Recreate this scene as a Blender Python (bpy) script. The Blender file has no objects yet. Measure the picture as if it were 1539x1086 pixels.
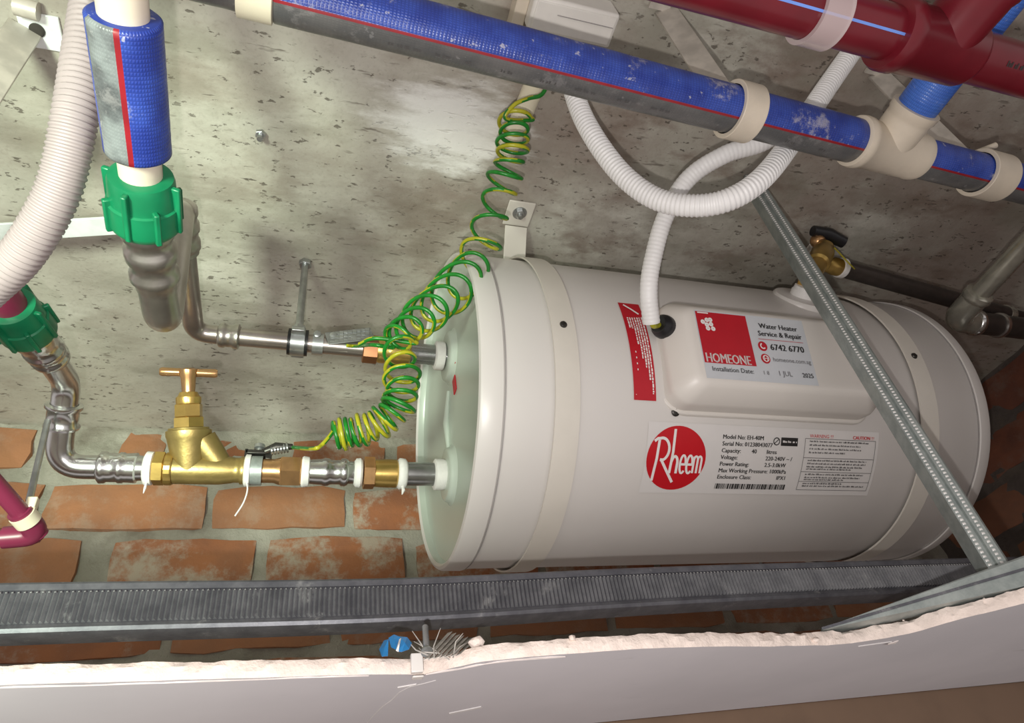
import bpy, bmesh, math, random
from mathutils import Vector as V, Matrix
random.seed(7)
S = bpy.context.scene
COL = S.collection
PI = math.pi

# ------------------------------------------------------------------ camera
FPX = 991.5534                                   # focal length in pixels of the 1539x1086 frame
def _basis():
    X = V((4041.919 - 769.5, 781.558 - 543, FPX))
    dy = -1184.747
    U = V((-(FPX * FPX + X.y * dy) / X.x, dy, FPX))
    X.normalize(); U.normalize()
    return X, -(X.cross(U)), U
BX, BY, BZ = _basis()                            # world axes (along wall, towards wall, up) in camera terms
cd = bpy.data.cameras.new('camera'); cam = bpy.data.objects.new('camera', cd); COL.objects.link(cam)
cd.sensor_width = 36; cd.lens = FPX / 1539 * 36; cd.clip_start = 0.01
cam.matrix_world = Matrix(((BX.x, -BX.y, -BX.z, 0), (BY.x, -BY.y, -BY.z, 0), (BZ.x, -BZ.y, -BZ.z, 0), (0, 0, 0, 1)))
S.camera = cam
# ------------------------------------------------------------------ world, lamps, exposure
S.view_settings.view_transform = 'Standard'; S.view_settings.look = 'None'
S.view_settings.exposure = 1.02; S.view_settings.gamma = 1; S.view_settings.use_curve_mapping = False
w = bpy.data.worlds.new('room_light'); S.world = w; w.use_nodes = True
w.node_tree.nodes['Background'].inputs[0].default_value = (1.0, 0.93, 0.9, 1)
w.node_tree.nodes['Background'].inputs[1].default_value = 0.27
def lamp(name, loc, power, radius, color, aim=None, spot=None, blend=0.6):
    l = bpy.data.lights.new(name, 'SPOT' if spot else 'POINT'); l.energy = power; l.shadow_soft_size = radius; l.color = color
    o = bpy.data.objects.new(name, l); o.location = loc; COL.objects.link(o)
    if spot:
        l.spot_size = math.radians(spot); l.spot_blend = blend
        o.rotation_euler = (V(aim) - V(loc)).to_track_quat('-Z', 'Y').to_euler()
    return o
lamp('work_torch', (-0.44, -0.22, -0.12), 38.0, 0.10, (0.87, 1.0, 0.80), (-0.20, 0.62, 0.60), 54, 1.0)
lamp('phone_flash', (-0.012, 0.018, -0.030), 3.7, 0.004, (1.0, 0.95, 0.915))

# ------------------------------------------------------------------ helpers
def ray(px, py):
    d = V((px - 769.5, py - 543, FPX))
    return V((d.dot(BX), d.dot(BY), d.dot(BZ))) / FPX
def at(px, py, X=None, Y=None, Z=None, s=None):  # where a sight line meets a world plane (x, y or z fixed)
    d = ray(px, py)
    if X is not None: return d * (X / d.x)
    if Y is not None: return d * (Y / d.y)
    if Z is not None: return d * (Z / d.z)
    return d * s

ROOT = {}
def thing(name, label, cat, loc=(0, 0, 0), group=None):
    o = bpy.data.objects.new(name, None); COL.objects.link(o); o.location = loc; o.empty_display_size = 0.03
    o['label'] = label; o['category'] = cat
    if group: o['group'] = group
    ROOT[o.name] = V(loc)
    return o
def tag(o, label, cat, group=None):
    o['label'] = label; o['category'] = cat
    if group: o['group'] = group
    return o

class MB:
    def __init__(s): s.v = []; s.f = []; s.m = []
    def add(s, vs, fs, m=0):
        b = len(s.v); s.v += [V(p) for p in vs]
        s.f += [tuple(i + b for i in f) for f in fs]
        s.m += [m] * len(fs) if isinstance(m, int) else list(m)
        return s
    def rings(s, rings, cap0=True, cap1=True, m=0, mf=None, loop=False):
        n = len(rings[0]); vs = [p for r in rings for p in r]; fs = []; ms = []
        R = len(rings)
        for j in range(R if loop else R - 1):
            k = (j + 1) % R
            for i in range(n):
                fs.append((j * n + i, j * n + (i + 1) % n, k * n + (i + 1) % n, k * n + i))
                ms.append(mf(j, i) if mf else m)
        if not loop:
            if cap0: fs.append(tuple(range(n))[::-1]); ms.append(m)
            if cap1: fs.append(tuple((R - 1) * n + i for i in range(n))); ms.append(m)
        return s.add(vs, fs, ms)
    def tube(s, pts, r, n=20, caps=True, m=0, mf=None, up=None, closed=False, sq=1.0):
        pts = [V(p) for p in pts]; N = len(pts); rr = r if isinstance(r, (list, tuple)) else [r] * N
        T = []
        for i in range(N):
            a = pts[(i - 1) % N] if (closed or i > 0) else pts[i]; b = pts[(i + 1) % N] if (closed or i < N - 1) else pts[i]
            t = b - a; T.append(t.normalized() if t.length > 1e-9 else (T[-1] if T else V((0, 0, 1))))
        u = V(up) if up else (V((0, 0, 1)) if abs(T[0].z) < 0.9 else V((1, 0, 0)))
        rings = []
        for i in range(N):
            u = u - T[i] * u.dot(T[i]); u.normalize(); b = T[i].cross(u)
            rings.append([pts[i] + (u * math.cos(2 * PI * k / n) + b * math.sin(2 * PI * k / n) * sq) * rr[i] for k in range(n)])
        return s.rings(rings, caps, caps, m, mf, closed)
    def lathe(s, o, ax, prof, n=32, caps=True, m=0, mf=None, up=None, ph=0.0):
        o = V(o); ax = V(ax).normalized()
        u = V(up) if up else (V((0, 0, 1)) if abs(ax.z) < 0.9 else V((1, 0, 0)))
        u = (u - ax * u.dot(ax)).normalized(); b = ax.cross(u)
        rings = [[o + ax * t + (u * math.cos(2 * PI * k / n + ph) + b * math.sin(2 * PI * k / n + ph)) * max(r, 1e-5) for k in range(n)] for t, r in prof]
        return s.rings(rings, caps, caps, m, mf)
    def hexa(s, o, ax, t0, t1, r, m=0, ch=0.06, ph=0.3):
        h = abs(t1 - t0)
        return s.lathe(o, ax, [(t0, r * .92), (t0 + (t1 - t0) * ch, r), (t1 - (t1 - t0) * ch, r), (t1, r * .92)], n=6, m=m, ph=ph)
    def box(s, c, ax, ay, az, m=0):              # half-vectors
        c = V(c); ax = V(ax); ay = V(ay); az = V(az)
        vs = [c + ax * i + ay * j + az * k for i in (-1, 1) for j in (-1, 1) for k in (-1, 1)]
        fs = [(0, 1, 3, 2), (4, 6, 7, 5), (0, 4, 5, 1), (2, 3, 7, 6), (0, 2, 6, 4), (1, 5, 7, 3)]
        return s.add(vs, fs, m)
    def bar(s, p0, p1, wdir, w, t, m=0):         # flat bar p0->p1, width along wdir, thickness t
        p0 = V(p0); p1 = V(p1); d = p1 - p0; a = d.normalized(); wd = V(wdir); wd = (wd - a * wd.dot(a)).normalized(); n = a.cross(wd)
        return s.box((p0 + p1) / 2, d / 2, wd * w / 2, n * t / 2, m)
    def sphere(s, c, r, n=12, m=0, k=(1, 1, 1)):
        c = V(c); rings = []
        for j in range(1, n // 2):
            a = PI * j / (n // 2)
            rings.append([c + V((math.sin(a) * math.cos(2 * PI * i / n) * r * k[0], math.sin(a) * math.sin(2 * PI * i / n) * r * k[1], math.cos(a) * r * k[2])) for i in range(n)])
        return s.rings(rings, True, True, m)
    def build(s, name, mats, parent=None, smooth=40, bevel=0, seg=2, loc=None):
        me = bpy.data.meshes.new(name)
        if parent is not None: off = ROOT[parent.name]
        elif loc is not None: off = V(loc)
        else:
            lo = V([min(p[i] for p in s.v) for i in range(3)]); hi = V([max(p[i] for p in s.v) for i in range(3)]); off = (lo + hi) / 2
        me.from_pydata([p - off for p in s.v], [], s.f)
        mats = mats if isinstance(mats, (list, tuple)) else [mats]
        for m in mats: me.materials.append(m)
        me.polygons.foreach_set('material_index', s.m)
        bm = bmesh.new(); bm.from_mesh(me); bmesh.ops.recalc_face_normals(bm, faces=bm.faces); bm.to_mesh(me); bm.free()
        if smooth:
            me.polygons.foreach_set('use_smooth', [True] * len(me.polygons)); me.set_sharp_from_angle(angle=math.radians(smooth))
        me.update()
        o = bpy.data.objects.new(name, me); COL.objects.link(o)
        if parent is not None: o.parent = parent; ROOT[o.name] = off if parent.type == 'EMPTY' else off
        else: o.location = off; ROOT[o.name] = off
        if bevel:
            b = o.modifiers.new('bevel', 'BEVEL'); b.width = bevel; b.segments = seg; b.limit_method = 'ANGLE'; b.angle_limit = math.radians(40)
        return o
def child_of(parent, sub):                        # sub-part of a mesh part: its own origin is the part's origin
    ROOT[parent.name] = ROOT[parent.name]
    return parent

def fillet(pts, r, n=8):
    pts = [V(p) for p in pts]; out = [pts[0]]
    for i in range(1, len(pts) - 1):
        a, b, c = pts[i - 1], pts[i], pts[i + 1]
        d1 = (a - b); d2 = (c - b); l = min(d1.length, d2.length) * .49
        d1.normalize(); d2.normalize(); ang = d1.angle(d2); cut = min(l, r / max(math.tan(ang / 2), 1e-4))
        p, q = b + d1 * cut, b + d2 * cut
        for k in range(n + 1):
            t = k / n; out.append(p * (1 - t) ** 2 + b * 2 * t * (1 - t) + q * t * t)
    out.append(pts[-1]); return out
def spline(pts, n=12):
    pts = [V(p) for p in pts]; P = [pts[0] * 2 - pts[1]] + pts + [pts[-1] * 2 - pts[-2]]; out = []
    for i in range(1, len(P) - 2):
        for k in range(n):
            t = k / n; a, b, c, d = P[i - 1:i + 3]
            out.append(0.5 * ((2 * b) + (c - a) * t + (2 * a - 5 * b + 4 * c - d) * t * t + (3 * b - a - 3 * c + d) * t ** 3))
    out.append(pts[-1]); return out
def resample(pts, step):
    out = [pts[0].copy()]; acc = 0
    for a, b in zip(pts, pts[1:]):
        L = (b - a).length; d = step - acc
        while d <= L and L > 0:
            out.append(a.lerp(b, d / L)); d += step
        acc = L - (d - step)
    return out

# ------------------------------------------------------------------ materials
def lin(c): return tuple((x / 12.92 if x <= .04045 else ((x + .055) / 1.055) ** 2.4) for x in c)
def rgb(r, g, b): return lin((r / 255, g / 255, b / 255)) + (1,)
class NT:
    def __init__(s, name):
        s.mat = bpy.data.materials.new(name); s.mat.use_nodes = True; s.t = s.mat.node_tree; s.b = s.t.nodes['Principled BSDF']
        s.tc = s.t.nodes.new('ShaderNodeTexCoord').outputs['Object']
    def n(s, typ, **k):
        x = s.t.nodes.new(typ)
        for a, b in k.items(): setattr(x, a, b)
        return x
    def link(s, a, b): s.t.links.new(a, b)
    def map(s, scale=(1, 1, 1), loc=(0, 0, 0), rot=(0, 0, 0), src=None):
        m = s.n('ShaderNodeMapping'); m.inputs['Scale'].default_value = scale; m.inputs['Location'].default_value = loc; m.inputs['Rotation'].default_value = rot
        s.link(src or s.tc, m.inputs[0]); return m.outputs[0]
    def noise(s, scale, detail=4, rough=.55, src=None, dist=0):
        x = s.n('ShaderNodeTexNoise'); x.inputs['Scale'].default_value = scale; x.inputs['Detail'].default_value = detail; x.inputs['Roughness'].default_value = rough; x.inputs['Distortion'].default_value = dist
        s.link(src or s.tc, x.inputs['Vector']); return x.outputs['Fac']
    def ramp(s, fac, a, b, lo=0, hi=1):
        r = s.n('ShaderNodeMapRange', interpolation_type='SMOOTHSTEP'); r.inputs['From Min'].default_value = a; r.inputs['From Max'].default_value = b
        r.inputs['To Min'].default_value = lo; r.inputs['To Max'].default_value = hi; s.link(fac, r.inputs['Value']); return r.outputs[0]
    def mix(s, fac, a, b):
        m = s.n('ShaderNodeMix', data_type='RGBA')
        for v, i in ((fac, 0), (a, 6), (b, 7)):
            if hasattr(v, 'is_output'): s.link(v, m.inputs[i])
            else: m.inputs[i].default_value = v
        return m.outputs[2]
    def math(s, op, a, b=None):
        m = s.n('ShaderNodeMath', operation=op)
        for v, i in ((a, 0), (b, 1)):
            if v is None: continue
            if hasattr(v, 'is_output'): s.link(v, m.inputs[i])
            else: m.inputs[i].default_value = v
        return m.outputs[0]
    def bump(s, h, strength=.3, dist=.002, prev=None):
        b = s.n('ShaderNodeBump'); b.inputs['Strength'].default_value = strength; b.inputs['Distance'].default_value = dist; s.link(h, b.inputs['Height'])
        if prev: s.link(prev, b.inputs['Normal'])
        return b.outputs[0]
    def out(s, color=None, rough=None, normal=None, metal=None):
        for v, k in ((color, 'Base Color'), (rough, 'Roughness'), (normal, 'Normal'), (metal, 'Metallic')):
            if v is None: continue
            if hasattr(v, 'is_output'): s.link(v, s.b.inputs[k])
            else: s.b.inputs[k].default_value = v
        return s.mat
def plain(name, c, rough=.5, metal=0.0, var=.12, sc=60, bump=0.0, dust=None, dustamt=.35):
    t = NT(name); d = tuple(x * (1 - var) for x in c[:3]) + (1,)
    col = t.mix(t.ramp(t.noise(sc), .35, .65), c, d)
    if dust: col = t.mix(t.math('MULTIPLY', t.ramp(t.noise(sc * .6, 8, .7), .5, .68), dustamt), col, dust)
    nr = t.bump(t.noise(sc * 5), bump, .001) if bump else None
    return t.out(col, rough, nr, metal)

M = {}
def concrete():
    t = NT('concrete_slab')
    base = t.mix(t.ramp(t.noise(5, 6, .6), .3, .7), (.42, .40, .34, 1), (.58, .57, .50, 1))
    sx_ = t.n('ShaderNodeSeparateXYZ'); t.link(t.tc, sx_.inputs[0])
    stain_shade = t.ramp(sx_.outputs['X'], -.05, .32, .35, 1.0)          # brown stains, strengthened rightward to paint in the dimmer light there
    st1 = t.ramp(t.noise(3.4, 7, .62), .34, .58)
    base = t.mix(t.math('MULTIPLY', t.math('MULTIPLY', st1, stain_shade), .85), base, (.27, .215, .18, 1))
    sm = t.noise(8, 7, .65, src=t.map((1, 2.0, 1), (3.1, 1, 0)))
    base = t.mix(t.math('MULTIPLY', t.ramp(sm, .48, .64), t.math('MULTIPLY', stain_shade, .75)), base, (.20, .148, .115, 1))
    gr = t.noise(7, 6, .6, src=t.map((1, 2.4, 1), (1.3, 4, 0)))
    base = t.mix(t.math('MULTIPLY', t.ramp(gr, .48, .66), .6), base, (.27, .255, .205, 1))
    pale = t.noise(4.2, 5, .6, src=t.map((1, 1.6, 1), (7, 2, 0)))
    base = t.mix(t.math('MULTIPLY', t.ramp(pale, .54, .72), .45), base, (.68, .67, .60, 1))
    # trowel streaks and pock holes left by the formwork
    st = t.noise(62, 3, .6, src=t.map((.38, 1.6, 1), (0, 0, 0), (0, 0, .25)))
    streak = t.math('MULTIPLY', t.ramp(st, .62, .73), t.ramp(t.noise(6, 3, src=t.map((1, 1, 1), (2, 9, 0))), .38, .55))
    base = t.mix(t.math('MULTIPLY', streak, .7), base, (.10, .08, .06, 1))
    pk = t.noise(125, 3, .55, src=t.map((.7, 1.25, 1), (5, 3, 1)))
    pock = t.math('MULTIPLY', t.ramp(pk, .625, .69), t.ramp(t.noise(9, 3, src=t.map((1, 1, 1), (6, 1, 0))), .32, .52))
    base = t.mix(t.math('MULTIPLY', pock, .75), base, (.07, .055, .04, 1))
    fine = t.noise(230, 4, .6)
    base = t.mix(t.math('MULTIPLY', t.ramp(fine, .5, .75), .25), base, (.2, .17, .14, 1))
    # white filler smeared on the slab beside the conduit
    def blob(c, rx, ry, soft=.8, rot=0):
        d = t.n('ShaderNodeVectorMath', operation='LENGTH')
        t.link(t.map((1 / rx, 1 / ry, 0), (-c[0] / rx, -c[1] / ry, 0)), d.inputs[0])
        q = t.math('ADD', d.outputs['Value'], t.math('MULTIPLY', t.math('SUBTRACT', t.noise(16, 6, .7, src=t.map((.7, 2.4, 1))), .5), 2.4))
        return t.ramp(q, 1.2, .35)
    a = at(685, 190, Z=.66); b = at(705, 215, Z=.66)
    base = t.mix(t.math('MULTIPLY', blob(a, .088, .055), .9), base, (.85, .85, .82, 1))
    base = t.mix(t.math('MULTIPLY', blob(b, .042, .036), .9), base, (.84, .83, .79, 1))
    for px_, py_, rx, ry, k_ in ((272, 118, .035, .03, .5), (345, 290, .05, .022, .45), (430, 275, .02, .03, .35), (505, 330, .035, .02, .35), (640, 372, .03, .022, .6), (600, 300, .05, .02, .4), (40, 205, .035, .02, .4), (230, 455, .03, .012, .35), (1010, 330, .06, .03, .4), (1330, 300, .08, .03, .5)):
        base = t.mix(t.math('MULTIPLY', blob(at(px_, py_, Z=.66), rx, ry, .8), k_), base, (.185, .15, .115, 1))
    e = at(640, 330, Z=.66); base = t.mix(t.math('MULTIPLY', blob(e, .06, .025, .3), .45), base, (.16, .12, .09, 1))
    h = t.math('SUBTRACT', t.noise(30, 8, .6), t.math('MULTIPLY', t.math('ADD', pock, streak), .6))
    return t.out(base, .88, t.bump(h, .45, .004))
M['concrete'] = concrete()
def mortar(name='mortar', c1=(.34, .32, .265, 1), c2=(.52, .50, .43, 1)):
    t = NT(name)
    c = t.mix(t.ramp(t.noise(14, 6), .3, .7), c1, c2)
    c = t.mix(t.math('MULTIPLY', t.ramp(t.noise(9, 5, .6, src=t.map((1, 1, 1), (4, 0, 2))), .56, .7), .6), c, (.16, .13, .10, 1))
    return t.out(c, .95, t.bump(t.noise(38, 9, .7), .9, .008))
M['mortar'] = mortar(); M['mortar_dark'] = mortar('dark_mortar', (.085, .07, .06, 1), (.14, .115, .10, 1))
def brick(name, c1, c2, dustc=(.50, .46, .38, 1), dust=.6):
    t = NT(name); oi = t.n('ShaderNodeObjectInfo')
    off = t.n('ShaderNodeVectorMath', operation='ADD'); t.link(t.tc, off.inputs[0])
    k = t.math('MULTIPLY', oi.outputs['Random'], 9.0); t.link(k, off.inputs[1]); src = off.outputs[0]
    c = t.mix(t.ramp(t.noise(22, 6, src=src), .3, .7), c1, c2)
    c = t.mix(t.math('MULTIPLY', oi.outputs['Random'], .35), c, (.42, .25, .14, 1))
    d = t.math('MULTIPLY', t.ramp(t.noise(17, 7, .7, src=src), .48, .66), t.math('MULTIPLY', t.math('SUBTRACT', 1.15, oi.outputs['Random']), dust))
    c = t.mix(d, c, dustc)
    return t.out(c, .9, t.bump(t.noise(70, 8, .7, src=src), .6, .003))
M['brick'] = brick('clay_brick', (.42, .16, .07, 1), (.33, .135, .07, 1), dust=.8)
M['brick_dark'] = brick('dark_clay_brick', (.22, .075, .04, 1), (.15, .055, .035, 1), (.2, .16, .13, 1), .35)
M['white_paint'] = plain('white_enamel', (.71, .68, .65, 1), .32, var=.03, sc=8)
M['strap_paint'] = plain('ivory_painted_strap', (.72, .68, .61, 1), .4, var=.05, sc=20)
M['endcap'] = plain('torch_tinted_end_cap', (.50, .56, .495, 1), .25, var=.03, sc=8)  # end cap plastic with the torch's green light mixed into its colour
M['cover'] = plain('white_plastic_cover', (.74, .70, .65, 1), .38, var=.03, sc=12)
M['seam'] = plain('shadow_gap_grey', (.36, .34, .33, 1), .6)
M['cream'] = plain('cream_plastic', (.66, .58, .47, 1), .45, var=.08, sc=30, dust=(.5, .45, .38, 1), dustamt=.2)
M['cream_pale'] = plain('pale_cream_plastic', (.78, .72, .55, 1), .4, var=.06, sc=30)
def wrap(name, c, c2, st=.5, dust=.35, weave=.45):
    t = NT(name)
    col = t.mix(t.ramp(t.noise(40, 5), .35, .65), c, c2)
    uv = t.n('ShaderNodeTexCoord').outputs['UV']
    def band(d, sc):
        w_ = t.n('ShaderNodeTexWave', wave_type='BANDS', bands_direction=d); w_.inputs['Scale'].default_value = sc; w_.inputs['Distortion'].default_value = .7; w_.inputs['Detail'].default_value = 1; t.link(uv, w_.inputs[0]); return w_.outputs['Fac']
    wv = t.math('MINIMUM', band('X', 130), band('Y', 190))
    col = t.mix(t.math('MULTIPLY', t.ramp(wv, .02, .30, 1, 0), weave), col, tuple(x * .45 for x in c[:3]) + (1,))
    sc_ = t.noise(26, 9, .78); fl_ = t.noise(150, 3, .6)
    col = t.mix(t.math('MULTIPLY', t.ramp(sc_, .56, .66), dust), col, (.55, .52, .52, 1))
    col = t.mix(t.math('MULTIPLY', t.ramp(fl_, .66, .72), dust), col, (.6, .58, .58, 1))
    crease = t.noise(30, 4, .6, src=t.map((1, .25, 1), src=uv))
    hh = t.math('ADD', t.math('MULTIPLY', wv, .3), t.math('MULTIPLY', crease, 3.5))
    return t.out(col, .34, t.bump(hh, st, .0012))
M['blue'] = wrap('blue_woven_wrap', (.022, .045, .28, 1), (.04, .085, .42, 1), dust=.5)
M['blue2'] = wrap('bright_blue_woven_wrap', (.05, .14, .55, 1), (.07, .19, .65, 1))
M['greywrap'] = wrap('grey_foam_wrap', (.125, .122, .12, 1), (.09, .09, .092, 1), st=.2, dust=.15, weave=.1)
M['silverwrap'] = wrap('silver_foil_wrap', (.22, .24, .245, 1), (.08, .085, .09, 1), st=.3, dust=.2, weave=.1)
M['red_line'] = plain('red_line_print', (.28, .012, .02, 1), .4, var=.2)
M['print'] = plain('black_ink', (.025, .023, .022, 1), .5)
M['faint'] = plain('faded_ink', (.085, .08, .08, 1), .6)
M['maroon'] = plain('maroon_pipe_plastic', (.145, .008, .016, 1), .28, var=.18, sc=25)
M['plum'] = plain('plum_pipe_plastic', (.21, .025, .065, 1), .35, var=.15, sc=25)
M['skyline'] = plain('pale_blue_line_print', (.16, .30, .78, 1), .4)
def clear():
    m = NT('translucent_clip_plastic'); m.b.inputs['Alpha'].default_value = .55
    return m.out((.70, .58, .58, 1), .25)
M['clear'] = clear()
M['green'] = plain('green_union_plastic', (.006, .19, .08, 1), .35, var=.25, sc=30)
M['steel'] = plain('stainless_steel', (.58, .55, .51, 1), .33, .95, var=.2, sc=35, bump=.05)
M['steel_warm'] = plain('brushed_stainless_pipe', (.50, .45, .42, 1), .3, .9, var=.2, sc=35, bump=.05)
M['chrome'] = plain('chrome', (.74, .74, .73, 1), .24, 1.0, var=.1, sc=40)
M['nipple'] = plain('grey_steel_nipple', (.42, .42, .42, 1), .25, .9, var=.2)
M['darksteel'] = plain('dark_steel_pipe', (.085, .07, .062, 1), .35, .6, var=.2)
M['olive_steel'] = plain('dull_steel_pipe', (.56, .55, .47, 1), .2, .7, var=.2)
M['brass'] = plain('brass', (.62, .42, .13, 1), .3, .85, var=.2, sc=40, bump=.06)
M['brass_dull'] = plain('dull_cast_brass', (.47, .35, .13, 1), .4, .8, var=.2, sc=45, bump=.2)
M['bronze'] = plain('orange_brass', (.62, .36, .17, 1), .3, .85, var=.2)
M['copper'] = plain('brown_copper', (.32, .15, .07, 1), .35, .8)
M['tape'] = plain('white_thread_tape', (.82, .80, .78, 1), .6, var=.08, sc=90, bump=.3)
def galv(name, c, d, met=.55):
    t = NT(name)
    col = t.mix(t.ramp(t.noise(55, 7, .7), .3, .7), c, d)
    col = t.mix(t.math('MULTIPLY', t.ramp(t.noise(34, 9, .75), .56, .7), .45), col, (.5, .5, .49, 1))
    return t.out(col, .42, t.bump(t.noise(120, 5), .12, .001), met)
M['galv'] = galv('galvanised_steel', (.17, .172, .19, 1), (.10, .102, .118, 1))
M['galv_green'] = galv('greenish_galvanised_steel', (.44, .48, .46, 1), (.29, .33, .32, 1))
M['galv_glint'] = galv('rib_glint_steel', (.60, .60, .60, 1), (.45, .45, .45, 1), .25)
M['alu'] = plain('aluminium_strip', (.80, .83, .83, 1), .35, .15, var=.1)
M['bracket'] = plain('zinc_bracket', (.66, .61, .54, 1), .4, .25, var=.3, sc=30)
M['hose'] = plain('white_flexible_conduit', (.84, .83, .82, 1), .45, var=.04)
M['pinkhose'] = plain('pinkish_white_conduit', (.31, .255, .26, 1), .5, var=.06)
M['black'] = plain('black_rubber', (.012, .012, .014, 1), .35)
M['wg'] = plain('green_wire_insulation', (.012, .22, .022, 1), .3, var=.3, sc=80)
M['wy'] = plain('yellow_wire_insulation', (.44, .42, .02, 1), .3, var=.2, sc=80)
M['zinc'] = plain('zinc_plated_steel', (.50, .52, .52, 1), .3, .85, var=.25)
M['dark_iron'] = plain('dark_iron_screw', (.08, .075, .07, 1), .4, .8)
def board():
    t = NT('painted_board_face')
    c = t.mix(t.ramp(t.noise(6, 4), .3, .7), (.60, .575, .60, 1), (.54, .52, .545, 1))
    c = t.mix(t.math('MULTIPLY', t.ramp(t.noise(20, 7, .7, src=t.map((.5, 2, 1))), .62, .75), .4), c, (.27, .25, .24, 1))
    return t.out(c, .75, t.bump(t.noise(25, 6), .1, .002))
M['board'] = board()
M['core'] = plain('gypsum_core', (.86, .74, .67, 1), .95, var=.12, sc=90, bump=.8)
M['paper'] = plain('torn_board_paper', (.80, .72, .69, 1), .9, var=.15, sc=80)
M['scratch'] = plain('pale_filler_scratch', (.68, .65, .64, 1), .8)
M['mesh_tape'] = plain('fibre_joint_tape', (.55, .52, .48, 1), .8, var=.3, sc=120)
M['brown'] = plain('brown_wood_wall', (.21, .135, .088, 1), .55, var=.25, sc=9)
M['label_red'] = plain('red_print', (.50, .008, .02, 1), .4, var=.05)
M['rheem_red'] = plain('red_badge_print', (.56, .006, .014, 1), .4, var=.04)
M['sticker'] = plain('silver_white_sticker', (.60, .62, .65, 1), .45, var=.03)
M['label_white'] = plain('label_film', (.72, .695, .675, 1), .42, var=.02)
M['white_ink'] = plain('white_print', (.85, .82, .80, 1), .5, var=.03)
M['box_white'] = plain('white_box_plastic', (.76, .73, .68, 1), .45, var=.04)
M['cyan'] = plain('blue_plastic_film', (.03, .24, .58, 1), .3, var=.2)
M['yellow_tag'] = plain('yellow_tag_plastic', (.42, .36, .02, 1), .5)

# ------------------------------------------------------------------ the setting
SLAB, WALL, BOARD = 0.66, 0.96, 0.115
XR = at(1510, 540, Z=SLAB).x
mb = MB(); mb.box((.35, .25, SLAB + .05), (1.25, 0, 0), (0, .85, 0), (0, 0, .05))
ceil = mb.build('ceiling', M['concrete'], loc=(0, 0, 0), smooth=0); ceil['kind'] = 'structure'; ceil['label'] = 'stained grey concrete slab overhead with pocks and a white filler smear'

def brick_mesh(w, h, d, nx=5, nz=3, j=.0022):
    # front face is a small uneven grid, edges knocked off; local: x along, y depth (front at 0), z up
    vs = []; fs = []
    for k in range(nz + 1):
        for i in range(nx + 1):
            x = -w / 2 + w * i / nx; z = -h / 2 + h * k / nz; y = 0
            ex = i in (0, nx); ez = k in (0, nz)
            x += random.uniform(-j, j) * (1.3 if ex else 1); z += random.uniform(-j, j) * (1.3 if ez else 1)
            y += random.uniform(-.6, .6) * j + (.004 if (ex or ez) else 0) + (.004 if (ex and ez) else 0)
            if ex and ez: x *= .985; z *= .95
            vs.append((x, y, z))
    n1 = nx + 1
    for k in range(nz):
        for i in range(nx): fs.append((k * n1 + i, k * n1 + i + 1, (k + 1) * n1 + i + 1, (k + 1) * n1 + i))
    rim = [i for i in range(n1)] + [k * n1 + nx for k in range(1, nz + 1)] + [nz * n1 + i for i in range(nx - 1, -1, -1)] + [k * n1 for k in range(nz - 1, 0, -1)]
    b = len(vs); vs += [(vs[i][0], d, vs[i][2]) for i in rim]; R = len(rim)
    for q in range(R): fs.append((rim[q], b + q, b + (q + 1) % R, rim[(q + 1) % R]))
    me = bpy.data.meshes.new('brick'); me.from_pydata(vs, [], fs)
    me.polygons.foreach_set('use_smooth', [True] * len(fs)); me.set_sharp_from_angle(angle=math.radians(50)); return me
def put_brick(wall, x0, x1, z0, z1, front, mat, right=False, tilt=0):
    me = brick_mesh(x1 - x0, z1 - z0, .06); me.materials.append(mat)
    o = bpy.data.objects.new('brick', me); COL.objects.link(o); o.parent = wall
    if right: o.location = (front, (x0 + x1) / 2, (z0 + z1) / 2); o.rotation_euler = (0, tilt, -PI / 2)
    else: o.location = ((x0 + x1) / 2, front, (z0 + z1) / 2); o.rotation_euler = (0, tilt, 0)
def rough_sheet(x0, x1, z0, z1, nx, nz, amp, f, dep):
    vs = []; fs = []; n1 = nx + 1
    for k in range(nz + 1):
        for i in range(n1):
            x = x0 + (x1 - x0) * i / nx; z = z0 + (z1 - z0) * k / nz
            vs.append(f(x + random.uniform(-.3, .3) * (x1 - x0) / nx, z, random.uniform(-amp, amp)))
    for k in range(nz):
        for i in range(nx): fs.append((k * n1 + i, k * n1 + i + 1, (k + 1) * n1 + i + 1, (k + 1) * n1 + i))
    b = len(vs); vs += [f(x0, z0, dep), f(x1, z0, dep), f(x1, z1, dep), f(x0, z1, dep)]
    fs += [(b, b + 1, b + 2, b + 3)]
    return vs, fs
mb = MB(); mb.add(*rough_sheet(-1.0, XR + .1, -.2, SLAB, 110, 44, .0035, lambda x, z, e: (x, WALL + .006 + e, z), .1))
wall = mb.build('wall_back', M['mortar'], loc=(0, 0, 0), smooth=60); wall['kind'] = 'structure'; wall['label'] = 'red brick wall with thick grey mortar joints at the back'
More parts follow.
